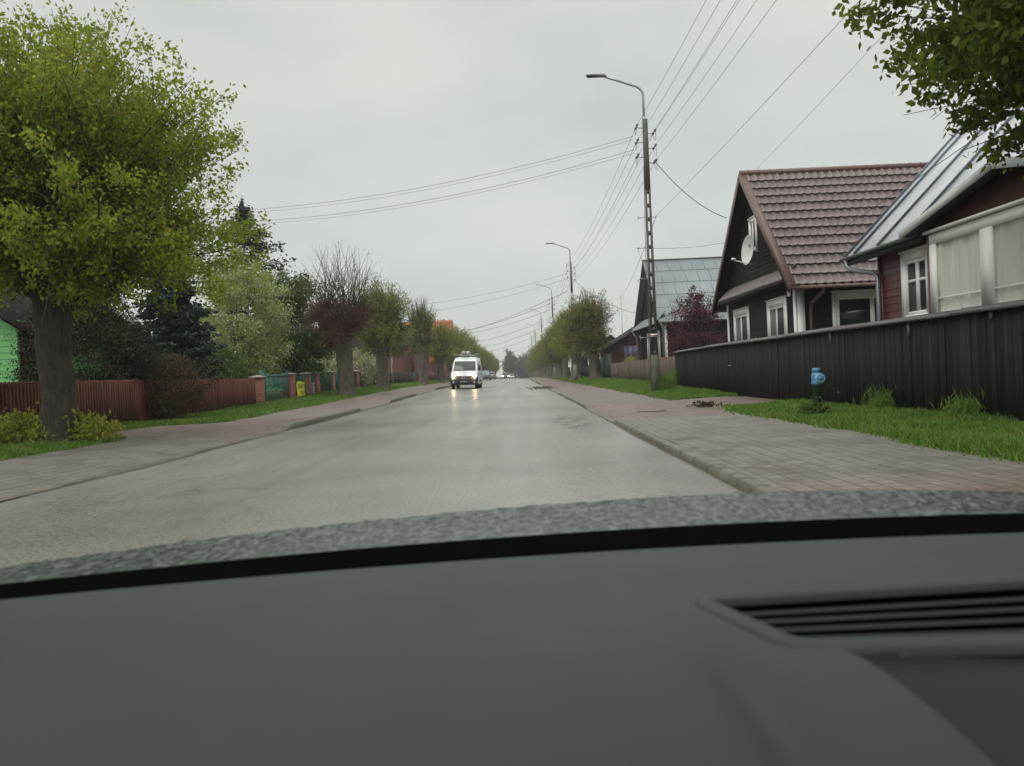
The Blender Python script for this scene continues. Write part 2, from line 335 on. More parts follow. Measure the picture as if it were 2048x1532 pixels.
def pave(name, x0, x1, kf, zf, m, sgn, s):
    yy = ys(-25, 260); t = np.linspace(0, 1, 14)
    edge = x1 + sgn*wavy(yy, s)*.5
    if sgn < 0: edge = edge - bayL(yy)
    if sgn > 0: edge = edge + 2.3*sm(19.0, 20.0, yy)*(1-sm(24.5, 26.5, yy)) + .3*sm(9, 4, yy)
    X = x0 + sgn*.02 + (edge[:,None]-x0)*t[None,:]; YY = np.repeat(yy[:,None], 14, 1)
    zs = gz(X, YY) + kf(YY)*1.0 + (.11-kf(YY))*sm(0, 1.3, np.abs(X-x0)) + .004*np.sin(YY*1.9+X*2.3)
    zs = np.maximum(zs, np.where(np.abs(X) > (5.4 if sgn > 0 else 8.6), zf(X, YY)+.012, -9))
    MB().grid(np.stack([X, YY, zs], -1), flip=sgn > 0).build(name, m, smooth=True, kind='structure')
pave('pavement', XR, 5.15, kR, vzR, m_paveR, 1, .4)
pave('pavement', XL, -9.05, kL, vzL, m_paveL, -1, 1.9)
sheet('verge_ground', list(np.linspace(4.6, 8, 18))+[9,12,20,45], Y, lambda x, y: vzR(x, y) - .04*(x < 5.4), m_turf)
sheet('verge_ground', [-45,-20,-14]+list(np.linspace(-12.5, -8.5, 18)), Y, lambda x, y: vzL(x, y) - .03*(x > -9.3), m_turf)
gx = np.concatenate([np.linspace(-400,-60,8), np.linspace(-40,40,9), np.linspace(60,400,8)])
sheet('ground', gx, np.concatenate([np.linspace(-120,-30,6), np.linspace(-20,420,45), np.linspace(450,560,5)]), lambda x, y: gz(0, y) - .35, m_field)
# ------------------------------------------------------------------ plants
def unit(v): return v/(np.linalg.norm(v, axis=-1, keepdims=True)+1e-9)
def trunk_mb(h, r, lean=(0,0), rg=rng, flare=1.5, sides=30, top=1.15, base=(0,0,0)):
    n = 26; t = np.linspace(0, 1, n); P = np.stack([base[0]+lean[0]*t*h, base[1]+lean[1]*t*h, base[2]-.15 + t*(h+.15)], -1)
    P[1:,:2] += np.cumsum(rg.normal(size=(n-1,2)),0)*r*.018
    rad = r*(1 + (flare-1)*np.exp(-t*9) + (top-1)*sm(.72, 1, t)); rad = rad*(1+.022*rg.normal(size=n))
    mb = MB(); mb.tube(P, rad, sides)
    V = mb.V[0]; a = np.arctan2(V[:,1]-base[1], V[:,0]-base[0]); k = 1 + .07*np.sin(3*a+V[:,2]*1.3) + .05*np.sin(5*a-V[:,2]*2) + .035*np.sign(np.sin(11*a+1.2*np.sin(V[:,2]*2.1)))*np.abs(np.sin(11*a+1.2*np.sin(V[:,2]*2.1)))**.6 + .02*rg.normal(size=len(a))
    ctr = np.repeat(P, sides, 0); mb.V[0][:] = ctr + (V-ctr)*k[:,None]
    return mb, P[-1]
def pollard(name, label, loc, h=3., r=.36, crown=(2.4,2.4,2.6), cz=1.6, nsh=320, lps=26, lsize=.1, lm=None, tm=None, bm=None, seed=1, lean=(0,0), up=.55, leafy=(.25,1.), spread=.1, epi=0, group=None, limbs=7, twig_r=.012, low=0, cat='tree', sway=.12, lowf=.8, zmin=0.):
    """lime tree cut back to knuckles: stout trunk, short limbs, many straight shoots"""
    rg = np.random.default_rng(seed); o = empty(name, label, cat, loc, group)
    tb, top = trunk_mb(h, r, lean, rg); knobs = [top]
    for k in range(limbs):
        a = 2*np.pi*(k+rg.uniform(-.3,.3))/limbs; el = rg.uniform(.35,1.1); ln = rg.uniform(.35,.62)*crown[0]*.75
        d = np.array([np.cos(a)*np.cos(el), np.sin(a)*np.cos(el), np.sin(el)]); s = top - np.array([0,0,rg.uniform(0,.35)])
        mid = s + d*ln*.5 + np.array([0,0,-.06]); e = s + d*ln
        tb.tube([s, mid, e, e+d*.12], [r*.55, r*.42, r*.40, r*.15], 8); knobs.append(e)
        if rg.random() < .6:
            d2 = unit(d + rg.normal(size=3)*.5 + [0,0,.4]); e2 = e + d2*ln*.6; tb.tube([e, e+d2*ln*.3, e2], [r*.36, r*.25, r*.26], 7); knobs.append(e2)
    tb.build('trunk', bm or m_bark, o, smooth=True)
    kn = np.array(knobs); ctr = top + np.array([0,0,cz-.9*0]); cr = np.array(crown)
    si = rg.integers(0, len(kn), nsh); S = kn[si] + rg.normal(size=(nsh,3))*r*.3
    D = unit(rg.normal(size=(nsh,3))); dn = rg.random(nsh) < low; D[:,2] = np.where(dn, -np.abs(D[:,2])*lowf, np.abs(D[:,2])); D = unit(D + np.array([0,0,up]) * (~dn[:,None]))
    # aim for a point on the crown outline, uneven
    E = ctr + D*cr*rg.uniform(.58,1.05,(nsh,1)); 
    n = 6; t = np.linspace(0,1,n)[None,:,None]; bow = rg.normal(size=(nsh,1,3))*sway; 
    P = S[:,None,:]*(1-t) + E[:,None,:]*t + bow*(4*t*(1-t)) + np.array([0,0,1])*(.16*t*t) - np.array([0,0,.18])*np.sin(np.pi*t)*(1-np.abs(D[:,None,2:3]))
    Rr = twig_r*np.linspace(1.9,.4,n)[None,:]*rg.uniform(.6,1.3,(nsh,1))
    cb = MB(); cb.tubes(P, Rr, 3, 1)
    # side twigs
    m2 = nsh*2; i2 = rg.integers(0, nsh, m2); t2 = rg.uniform(.25,.9,m2); k2 = (t2*(n-1)).astype(int); B = P[i2, k2]; d2 = unit(unit(E-S)[i2] + rg.normal(size=(m2,3))*.6)
    l2 = rg.uniform(.2,.7,m2)[:,None]; P2 = np.stack([B, B+d2*l2*.5+rg.normal(size=(m2,3))*.03, B+d2*l2], 1); cb.tubes(P2, twig_r*.55*np.linspace(1.2,.5,3)[None,:]*np.ones((m2,1)), 3, 1)
    if epi:
        # dense tufts of short red shoots on the knuckles
        ke = rg.integers(0, len(kn), epi); d3 = unit(rg.normal(size=(epi,3))+[0,0,.15]); l3 = rg.uniform(.3,1.0,epi)[:,None]*crown[0]*.42; b3 = kn[ke]+rg.normal(size=(epi,3))*r*.35
        P3 = np.stack([b3, b3+d3*l3*.5+rg.normal(size=(epi,3))*.05, b3+d3*l3], 1); cb.tubes(P3, twig_r*.9*np.linspace(1.2,.5,3)[None,:]*np.ones((epi,1)), 3, 2)
    if lps:
        N = nsh*lps; i = np.repeat(np.arange(nsh), lps); tt = leafy[0] + (leafy[1]-leafy[0])*rg.random(N)**.75; f = tt*(n-1); a = np.minimum(f.astype(int), n-2); w = (f-a)[:,None]
        
        K = 7; kk = np.minimum((tt*K).astype(int), K-1); off = rg.normal(size=(nsh,K,3))*spread*1.15; tt = np.where(rg.random(N) < .75, (kk+.5)/K+rg.normal(size=N)*.03, tt); f = np.clip(tt, 0, 1)*(n-1); a = np.minimum(f.astype(int), n-2); w = (f-a)[:,None]
        Cc = P[i,a]*(1-w) + P[i,a+1]*w + off[i,kk] + rg.normal(size=(N,3))*spread*.7
        Cc = Cc[Cc[:,2] > zmin + .2*np.sin(Cc[:,0]*2.1)*np.sin(Cc[:,1]*1.7) + rg.normal(size=N)*.15]
        cb.leaves(Cc, lsize*rg.uniform(.6,1.35,len(Cc)), 0, rg, dirn=np.array([0,0,-.7]))
    cb.build('crown', [lm or m_leaf, tm or m_twig, m_twigr], o)
    return o
def shrub(name, label, loc, rad, n_cl=140, per=90, lsize=.09, lm=None, tm=None, seed=1, sp=.17, cat='shrub', hollow=.45, group=None, stems=9, flower=None, nf=0, stemr=.03, trunk_h=0, trunk_r=0., aspect=.62, top=0., dirn=(0,0,-.4), fsize=.05, bias=1.):
    rg = np.random.default_rng(seed); o = empty(name, label, cat, loc, group); rad = np.array(rad)
    d = unit(rg.normal(size=(n_cl,3))); q = rg.uniform(hollow,1.05,(n_cl,1))**.7; Cc = d*rad*q; Cc[:,2] += rad[2]*.96 + trunk_h
    Cc[:,2] += top*rg.random(n_cl)*(d[:,2] > .3); Cc[:,2] = np.maximum(Cc[:,2], .05)
    cb = MB(); N = n_cl*per; i = np.repeat(np.arange(n_cl), per); s = sp*rg.uniform(.6,1.4,n_cl)[i][:,None]
    Pn = Cc[i] + rg.normal(size=(N,3))*s*np.array([1,1,.8]); Pn[:,2] = np.abs(Pn[:,2])
    cb.leaves(Pn, lsize*rg.uniform(.6,1.35,N), 0, rg, aspect=aspect, dirn=np.array(dirn), bias=bias)
    if nf:
        j = rg.integers(0, N, nf); cb.leaves(Pn[j]+unit(Pn[j]-np.array([0,0,rad[2]+trunk_h]))*.06, fsize*rg.uniform(.7,1.4,nf), 1, rg, aspect=.9)
    cb.build('crown', [lm, flower or lm], o)
    tb = MB()
    if trunk_h:
        x, tp = trunk_mb(trunk_h+rad[2]*.5, trunk_r, (0,0), rg, 1.4, 10, .9); tb.V += x.V; tb.F += x.F; tb.n = x.n
    base = np.array([0,0,trunk_h]) if trunk_h else np.zeros(3)
    for k in range(stems):
        e = Cc[rg.integers(0, n_cl)]*.9; b0 = base + rg.normal(size=3)*np.array([.12,.12,0])*(0 if trunk_h else 1)
        tb.tube([b0 - np.array([0,0,.05]), b0*.5+e*.5 + rg.normal(size=3)*.15, e], [stemr*1.5, stemr, stemr*.4], 5)
    tb.build('trunk' if trunk_h else 'stems', tm or m_barkd, o, smooth=True); return o
def conifer(name, label, loc, h, r, lm, seed=1, whorls=22, per=13, droop=.35, z0=.1, spray=.16, nl=70, tr=.16, group=None, flat=.05, aspect=.16, ragged=.25, lean=0, pw=1.15):
    rg = np.random.default_rng(seed); o = empty(name, label, 'tree', loc, group); cb = MB(); Cs = []; Ds = []; tubes = []
    for w in range(whorls):
        f = (w+.3)/whorls; z = h*(z0 + (1-z0)*f); rr = r*(1-f**pw)*(1+rg.normal()*ragged*.6) + .06
        for k in range(per):
            if rg.random() < ragged*.6: continue
            a = rg.uniform(0,2*np.pi); ln = rr*rg.uniform(.7,1.12); d = np.array([np.cos(a), np.sin(a), 0])
            t = np.linspace(0,1,5)[:,None]; zz = z + rg.normal()*h*.012 - droop*ln*t[:,0]*.7 + droop*ln*.45*t[:,0]**3
            Pb = d*ln*t; Pb[:,2] = zz; tubes.append(Pb)
            n = int(nl*(.35+ln/r)); tt = rg.uniform(.15,1,n); c = np.stack([np.interp(tt, t[:,0], Pb[:,q]) for q in range(3)], -1); side = np.array([-d[1], d[0], 0])
            sg = rg.uniform(-1,1,n)[:,None]; wid = .34*ln*(1-tt*.7)[:,None]
            Cs.append(c + side*sg*wid + rg.normal(size=(n,3))*[.03,.03,flat]); Ds.append(unit(d*.8 + side*np.sign(sg)*.7 + np.array([0,0,-.25])))
    tp = np.array(tubes); cb.tubes(tp, np.linspace(.022,.006,5)[None,:]*np.ones((len(tp),1)), 3, 1)
    Cc = np.concatenate(Cs); cb.leaves(Cc, spray*rg.uniform(.7,1.4,len(Cc)), 0, rg, aspect=aspect*2, dirn=np.concatenate(Ds), bias=3.)
    cb.build('crown', [lm, m_barkd], o); tb, _ = trunk_mb(h*.97, tr, (lean,0), rg, 1.3, 9, .12); 
    V = tb.V[0]; z = np.clip(V[:,2]/h, 0, 1)[:,None]; tb.V[0][:,:2] *= (1-.8*z); tb.build('trunk', m_barkd, o, smooth=True); return o


# ------------------------------------------------------------------ leaf colours
m_leaf = leafmat('lime_leaves', [(.14,.18,.022),(.20,.235,.03),(.25,.26,.04),(.16,.21,.025),(.25,.22,.05)])
m_leafbig = leafmat('big_lime_leaves', [(.13,.18,.016),(.215,.265,.024),(.30,.33,.038),(.16,.23,.02),(.32,.30,.048)], .58)
m_leafy = leafmat('young_yellow_leaves', [(.19,.23,.028),(.26,.255,.04),(.22,.19,.04),(.16,.215,.026)])
m_leafbr = leafmat('bronze_buds', [(.19,.22,.045),(.18,.135,.045),(.16,.205,.035),(.16,.115,.045)])
m_leafolv = leafmat('olive_buds', [(.165,.215,.04),(.21,.25,.055),(.13,.18,.03)])
m_leafdk = leafmat('dark_green_leaves', [(.045,.085,.020),(.085,.13,.026),(.065,.105,.026),(.115,.16,.03)], .3)
m_leafpale = leafmat('pale_spring_leaves', [(.22,.27,.05),(.34,.36,.11),(.28,.33,.08),(.42,.43,.22)], .4)
m_blossom = leafmat('white_blossom', [(.50,.50,.42),(.62,.61,.52),(.40,.42,.28),(.55,.52,.44)], .25)
m_red = leafmat('dark_red_leaves', [(.060,.014,.018),(.095,.022,.026),(.045,.012,.016),(.12,.03,.03)], .3)
m_thuja = leafmat('thuja_sprays', [(.022,.026,.010),(.036,.034,.013),(.048,.036,.016),(.018,.025,.010)], .15)
m_brownb = leafmat('brown_conifer_sprays', [(.095,.052,.024),(.12,.068,.032),(.05,.042,.018),(.030,.034,.014)], .15)
m_bspruce = leafmat('blue_spruce_needles', [(.016,.032,.030),(.030,.052,.048),(.022,.042,.036),(.045,.07,.066)], .1)
m_pine = leafmat('pine_needles', [(.016,.030,.016),(.030,.048,.026),(.022,.038,.022)], .1)
m_sucker = leafmat('sucker_leaves', [(.26,.30,.04),(.36,.35,.06),(.20,.26,.035)], .5)
m_grassm = leafmat('grass_blades', [(.085,.165,.024),(.12,.215,.032),(.17,.24,.045),(.10,.19,.028),(.20,.22,.075)], .35, .6)
nt = m_grassm.node_tree; rpn = [n for n in nt.nodes if n.type == 'VALTORGB'][0]; tr_ = [n for n in nt.nodes if n.type == 'HUE_SAT'][0]
pat = ramp(nt, [(.3,(1.5,1.15,.9)),(.42,(1.,1.,1.)),(.6,(.85,.95,.85)),(.72,(.55,.72,.6))]); L(nt, noise(nt, objco(nt), .75, 5, .65), pat.inputs['Fac']); gm = mix(nt, 1., rpn.outputs['Color'], pat.outputs['Color'], 'MULTIPLY')
L(nt, gm, nt.nodes['Principled BSDF'].inputs['Base Color']); L(nt, gm, tr_.inputs['Color'])
m_far = leafmat('far_leaves', [(.07,.09,.045),(.10,.115,.06),(.08,.10,.055)], .2)
m_farp = leafmat('far_bare_twigs', [(.14,.13,.12),(.11,.105,.10)], .2)

# ------------------------------------------------------------------ grass
def grass(name, n, xr, yr, vzf, edge, label, hs=(.05,.15), seed=3, skip=None):
    rg = np.random.default_rng(seed); u = rg.random(n); y = yr[0]*(yr[1]/yr[0])**u; x = rg.uniform(xr[0], xr[1], n)
    k = edge(x, y, rg) 
    if skip is not None: k &= ~skip(x, y)
    x, y = x[k], y[k]; n = len(x); z = vzf(x, y) - .01
    tuft = .5 + .5*np.sin(x*3.1+np.sin(y*2.2))*np.sin(y*1.4+1.3*np.sin(x*2)); h = rg.uniform(*hs, n)*(.65+.8*tuft)
    w = (.007 + .0007*y)*rg.uniform(.7,1.5,n); a = rg.uniform(0, 2*np.pi, n); ln = rg.normal(size=(n,2))*.55
    B = np.stack([x,y,z],-1); s = np.stack([np.cos(a), np.sin(a), 0*a], -1)*w[:,None]; t = np.stack([ln[:,0]*h, ln[:,1]*h, h], -1)
    V = np.stack([B-s, B+s, B+t*.6+s*.6+[0,0,.0], B+t], 1)
    MB().add(V, np.arange(4*n).reshape(n,4)).build(name, m_grassm, kind='stuff', label=label, cat='grass')
def edR(x, y, rg): return x > 5.13 + wavy(y, .4)*.5 + rg.normal(size=len(x))*.09
def edL(x, y, rg): return x < -(9.03 + bayL(y) + wavy(y, 1.9)*.5) + rg.normal(size=len(x))*.09
grass('grass', 185000, (4.7, 7.45), (3, 110), vzR, edR, 'green grass on the verge below the black board fence', skip=lambda x, y: (y > 19.6) & (y < 25.4))
grass('grass', 110000, (-12.1, -8.6), (9, 110), vzL, edL, 'green grass on the verge before the red-brown fence')

# ------------------------------------------------------------------ trees and shrubs
def at(x, y): return (x, y, vz(x, y))
GL = 'pollarded limes along the far side of the road'
GR = 'pollarded limes beside the right pavement'
# the big lime in leaf beside the left pavement
o = pollard('lime_tree', 'big leafy lime tree with a thick dark trunk before the red-brown fence', at(-10.15, 16.9), 3.3, .33, (4.65,4.5,4.25), 1.75, 560, 275, .098, m_leafbig, m_twig, m_barkd, 11, (0.0,0), .32, (.28,1.0), .17, 0, None, 8, .014, .30, lowf=.34, zmin=2.95)
# near maple overhanging from the right, trunk outside the view
pollard('maple_tree', 'leafy tree whose dark branches hang over the silver-roofed house', (8.45, 9.6, .2), 4.0, .26, (3.9,3.3,3.1), 2.05, 420, 300, .125, leafmat('maple_leaves', [(.055,.085,.011),(.095,.13,.016),(.16,.185,.022),(.08,.115,.014)], .55), m_twig, m_barkd, 23, (0,0), .2, (.3,1.0), .17, 0, None, 7, .013, .45)
# bare, red-knuckled lime with long twigs
pollard('lime_tree', 'nearly bare pollarded lime with a dense red twig mass and long upright shoots', at(-9.75, 43.6), 3.3, .42, (3.1,3.1,4.2), 1.2, 190, 2, .09, m_leafolv, m_twig, m_bark, 31, (0,0), .45, (.5,1.), .08, 3000, None, 8, .014, .06)
pollard('lime_tree', 'second pollarded lime beyond the brick gate pillars, budding olive with a green skirt', at(-9.7, 55.5), 3.7, .40, (2.7,2.7,3.4), 1.0, 460, 60, .125, m_leafolv, m_twig, m_bark, 33, (0,0), .5, (.1,.9), .16, 700, None, 7, .014, .38)
pollard('lime_tree', 'pollarded lime with bare top twigs growing before the maroon wooden house', at(-9.7, 79), 4.0, .42, (2.6,2.6,3.8), 1.2, 380, 22, .14, m_leafolv, m_twig, m_bark, 35, (0,0), .6, (.15,.75), .14, 600, None, 7, .018, .25)
# prototypes for the long rows
p1 = pollard('lime_tree', 'pollarded lime with a bright green round crown just behind the white van', at(-9.3, 94), 3.2, .36, (2.5,2.5,2.8), 1.5, 300, 42, .15, m_leaf, m_twig, m_bark, 41, (0,0), .4, (.15,1.), .2, 0, GL, 7, .02, .3)
p2 = pollard('lime_tree', 'first pollarded lime beside the green gate, leaning trunk, red-brown shoots and thin green leaf', at(6.75, 65), 3.3, .46, (2.6,2.6,3.4), 1.1, 460, 38, .12, m_leafbr, m_twig, m_bark, 43, (-.12,0), .3, (.15,.95), .14, 800, GR, 7, .016, .3)
p3 = pollard('lime_tree', 'yellow-green pollarded lime standing second along the right pavement', at(6.1, 79), 3.4, .50, (2.7,2.7,3.0), 1.3, 320, 40, .14, m_leafy, m_twig, m_bark, 45, (.03,0), .4, (.15,1.), .18, 0, GR, 7, .02, .3)
def row(protos, spots, group, lab):
    for k, (x, y, s) in enumerate(spots):
        c = copy_tree(protos[k % len(protos)]); c.location = at(x, y); c.rotation_euler.z = k*1.9 + .7; c.scale = (s*(1+.08*math.sin(k*1.7+1)), s*(1+.08*math.cos(k*2.9)), s*(1+.10*math.sin(k*2.3))); c['label'] = lab(k); c['group'] = group
nth = ['third','fourth','fifth','sixth','seventh','eighth','ninth','tenth','eleventh','twelfth','thirteenth','fourteenth','fifteenth','sixteenth','seventeenth','eighteenth','nineteenth','twentieth']
row([p1, p3], [(-9.1,104,.95),(-9.0,115,1.0),(-8.9,127,.96),(-8.8,139,1.02),(-8.7,151,.97),(-8.6,164,1.),(-8.5,178,.95),(-8.4,192,1.),(-8.3,206,1.),(-8.2,222,.96),(-8.1,240,1.),(-8,260,1.),(-8,282,1.)], GL,
    lambda k: f'green pollarded lime past the white van, {nth[k+2]} counting from the bare one')
row([p3, p1, p2], [(6.55,84.5,1.0),(5.9,94,.95),(5.8,106,1.),(6.0,118,1.),(5.9,130,.96),(5.8,143,1.02),(5.7,156,.97),(5.7,169,1.),(5.6,182,1.),(5.6,196,.97),(5.5,212,1.),(5.4,230,1.),(5.4,250,.98),(5.2,272,1.),(5.2,296,1.)], GR,
    lambda k: f'pollarded lime beside the right pavement, {nth[k]} counting from the green gate')
# garden planting behind the left fences
shrub('arborvitae_hedge', 'tall dark brown-green thuja hedge over the red-brown fence behind the big lime', (-13.7, 24.6, .1), (2.0,1.2,2.35), 260, 150, .11, m_thuja, seed=51, sp=.22, cat='hedge', aspect=.35, dirn=(0,0,.6), stems=12)
conifer('spruce_tree', 'dark blue-green spruce hanging over the red-brown fence', (-13.7, 30.6, .1), 8.2, 2.1, m_bspruce, 53, 32, 18, .5, .2, .15, 80, .16, aspect=.3)
shrub('conifer_bush', 'rusty brown conifer bush growing before the red-brown fence', (-11.45, 25.4, .12), (1.02,.95,1.12), 120, 130, .10, m_brownb, seed=55, sp=.16, cat='shrub', aspect=.22, dirn=(0,0,1.), stems=12, bias=1.5)
conifer('pine_tree', 'tall dark pine rising behind the big lime crown', (-16.7, 48, .2), 12.4, 3.2, m_pine, 57, 26, 9, .10, .25, .24, 75, .2, flat=.18, aspect=.2, ragged=.6, pw=2.6)
shrub('pear_tree', 'pale yellow-green blossoming garden tree behind the brick gate pillar', (-14.3, 40.2, .2), (2.5,2.2,3.0), 260, 120, .115, m_leafpale, seed=59, sp=.24, cat='tree', trunk_h=1.2, trunk_r=.12, stems=26, flower=m_blossom, nf=6000, fsize=.085, hollow=.3, top=1.)
shrub('garden_tree', 'dense dark green garden tree behind the brick pillars and yellow banner', (-13.3, 46.0, .2), (2.1,2.0,3.3), 290, 130, .13, m_leafdk, seed=61, sp=.22, cat='tree', trunk_h=.4, trunk_r=.12, stems=22, flower=m_blossom, nf=60, fsize=.16, hollow=.35, top=1.2)
shrub('climber_bush', 'green bush growing through the railings between the brick pillars', (-12.35, 47.5, .1), (.5,1.0,.85), 45, 70, .09, m_leafdk, seed=62, sp=.15, stems=6)
shrub('blossom_shrub', 'white blossoming shrub behind the bare red-twigged lime', (-13.9, 60.5, .3), (3.0,1.8,1.7), 190, 75, .11, m_leafpale, seed=63, sp=.2, flower=m_blossom, nf=9000, fsize=.11, hollow=.6, stems=10)
shrub('garden_bush', 'low green bushes behind the red-brown fence under the blossoming tree', (-14.3, 35.6, .1), (1.5,2.6,1.5), 160, 110, .11, m_leafdk, seed=64, sp=.2, stems=8)
shrub('sucker_growth', 'yellow-green suckers at the near foot of the big lime trunk', (-10.75, 16.4, .1), (.62,.5,.36), 26, 50, .10, m_sucker, seed=65, sp=.12, stems=8, stemr=.008, cat='shrub')
shrub('sucker_growth', 'yellow-green suckers on the pavement side of the big lime trunk', (-9.45, 17.0, .1), (.55,.45,.34), 24, 50, .10, m_sucker, seed=67, sp=.12, stems=8, stemr=.008, cat='shrub')
# right-hand gardens
shrub('red_plum_tree', 'dark red-leaved plum tree before the grey tin roof', (10.5, 44.2, .3), (1.75,1.5,1.85), 170, 85, .10, m_red, seed=71, sp=.19, cat='tree', trunk_h=.35, trunk_r=.08, stems=22, stemr=.02, hollow=.35, top=1.1)
shrub('red_plum_tree', 'upper leader shoots of dark red plum beside the grey roof', (10.55, 44.6, .3), (.65,.6,1.5), 50, 60, .10, m_red, seed=72, sp=.14, cat='tree', trunk_h=2.6, trunk_r=.05, stems=10, stemr=.015, hollow=.2)
shrub('window_greenery', 'bright green shrub tips above the black fence under the white windows', (7.95, 25.6, .2), (.45,1.5,.93), 60, 60, .08, m_leaf, seed=73, sp=.13, stems=8, aspect=.35, dirn=(0,0,1.))
shrub('creeper', 'yellow-green creeper on the weathered fence top before the brown veranda', (7.75, 52, .2), (.3,2.6,.92), 70, 50, .09, m_leafy, seed=74, sp=.14, stems=6)
shrub('ground_ivy', 'dark green clump around the foot of the blue hydrant', (5.74, 14.95, .12), (.27,.22,.13), 30, 60, .05, m_leafdk, seed=75, sp=.09, stems=4, stemr=.006)
for k, (x, y, s, lb) in enumerate([(6.05,31.9,.45,'tall dark grass tuft at the foot of the nearest lamp pole'),(7.1,35.2,.55,'leafy weed clump where black and weathered fences meet'),(7.2,15.2,.15,'dark weed clump against the black fence behind the hydrant'),(7.2,12.4,.17,'dark weed clump against the near black fence')]):
    shrub('weed_clump', lb, at(x, y), (s*.9,s*.9,s*.8), 26, 60, .19, m_grassm, seed=80+k, sp=.13, stems=4, stemr=.006, aspect=.07, dirn=(0,0,1.), bias=2.2)
# far end of the street
shrub('far_spruce', 'narrow dark spruce at the far end of the street', (-3.3, 340, -5), (2.6,2.6,8.5), 120, 60, .6, m_far, seed=91, sp=.6, cat='tree', stems=3, hollow=.2)
for k, (x, y, rx, rz, lm, lb) in enumerate([(0.5,350,5,6.2,m_farp,'pale bare tree at the end of the street left of centre'),(4.5,345,4,7.2,m_farp,'pale bare tree at the end of the street right of the first'),(9,330,4.2,8.6,m_far,'tall grey-green tree closing the street on the right')]):
    shrub('far_tree', lb, (x, y, -5), (rx,3.5,rz), 130, 60, .5, lm, seed=92+k, sp=.8, cat='tree', stems=14, hollow=.4, trunk_h=1, trunk_r=.3, stemr=.1)
rgt = np.random.default_rng(99); wb = MB()
N = 26000; X = rgt.uniform(-160, 160, N); X = np.where(np.abs(X) < 8, X+np.sign(X)*2, X); zz = rgt.random(N)**.8*(7+2.5*np.sin(X*.11)+1.6*np.sin(X*.37+1)); 
wb.leaves(np.stack([X, 395+rgt.normal(size=N)*9, -5 + zz], -1), rgt.uniform(.7,1.6,N), 0, rgt); wb.build('woods', m_far, kind='stuff', label='hazy line of woods beyond the end of the street', cat='woods')

# ------------------------------------------------------------------ fences
def boards(mb, x, y0, y1, z0f, z1f, w=.12, th=.022, gap=.006, rg=rng, m=0, tip=0, sgn=1):
    y = y0
    while y < y1:
        ww = min(w*rg.uniform(.93,1.06), y1-y); zb = z0f(y) ; zt = z1f(y) + rg.normal()*.007; dx = rg.normal()*.006
        mb.box((x+dx-th/2, y+gap/2, zb), (x+dx+th/2, y+ww-gap/2, zt), m); y += ww
    return mb
fb = empty('board_fence', 'long black-stained board fence with a sloping grey capping board', 'fence', (7.3, 23, .1))
P = MB(); boards(P, 0, -22, 12.4, lambda y: -.12, lambda y: 1.78 - .05*sm(4, 12, y), .105); P.build('board_panel', m_fencek, fb)
c = MB(); yy = [-22, -14.6, -10.2, -6.2, -2.2, 2.6, 6.9, 12.4]
for k in range(len(yy)-1):
    a, b = yy[k], yy[k+1]-.015; zz = [1.80 - .05*sm(4,12,q) + (.006 if k % 2 else -.004) for q in (a, b)]
    c.prism([(-.10, a, zz[0]-.035), (.10, a, zz[0]+.055), (.10, a, zz[0]+.085), (-.115, a, zz[0]+.01)], (0, b-a, zz[1]-zz[0]))
c.build('capping_board', m_cap, fb)
for y in (-5.17, -8.72, -11.2): 
    MB().box((-.05, y-.03, 1.49 if y > -10 else 1.66), (-.014, y+.03, 1.765)).build('bracket', m_cap, fb)
MB().box((-.035, 3.2, 1.06), (-.012, 3.55, 1.09)).build('handle', m_galv, fb)
fg = empty('board_fence', 'low weathered grey-brown board fence behind the nearest lamp pole', 'fence', (7.32, 47, .1))
P = MB(); boards(P, 0, -11.2, 3.0, lambda y: .02, lambda y: 1.58 - .04*sm(-5, 3, y), .13); boards(P, 0, 3.7, 13, lambda y: .05, lambda y: 1.52, .13); P.build('board_panel', m_fenceg, fg)
for y in (3.15, 3.55, -11.3): MB().box((-.06, y-.06, 0), (.06, y+.06, 1.6)).build('post', m_fenceg, fg)
gg = empty('garden_gate', 'dark green arched sheet gate beside the first right-hand lime', 'gate', (7.3, 64.2, .15))
a = np.linspace(0, 1, 12); pts = [(0, -4.1, .1)] + [(0, -4.1+8.0*t, 1.95+.34*math.sin(math.pi*min(1, .25+t*.9))) for t in a] + [(0, 3.9, .1)]
MB().prism(np.array(pts)[::-1], (.05,0,0)).build('gate_leaf', m_dgreen, gg)
for y in (-4.2, 4.0): MB().box((-.04,y-.05,0),(.09,y+.05,1.95)).build('post', m_dgreen, gg)
MB().lathe([(.0,-.02),(.10,-.02),(.10,.02),(0,.02)], (-.04,3.2,1.75), 14, axis='x').build('round_sign', m_white, gg)
o = MB(); 
P = MB(); boards(P, 7.3, 68.5, 104, lambda y: vz(7.3,y)-.1, lambda y: vz(7.3,y)+1.25, .2); P.build('board_fence', m_fencedk, label='low dark fence behind the row of limes past the green gate', cat='fence')
P = MB(); boards(P, 7.2, 104, 230, lambda y: vz(7.3,y)-.1, lambda y: vz(7.3,y)+1.3, .6); P.build('board_fence', m_fencedk, label='distant dark fence along the right pavement near the crest', cat='fence')
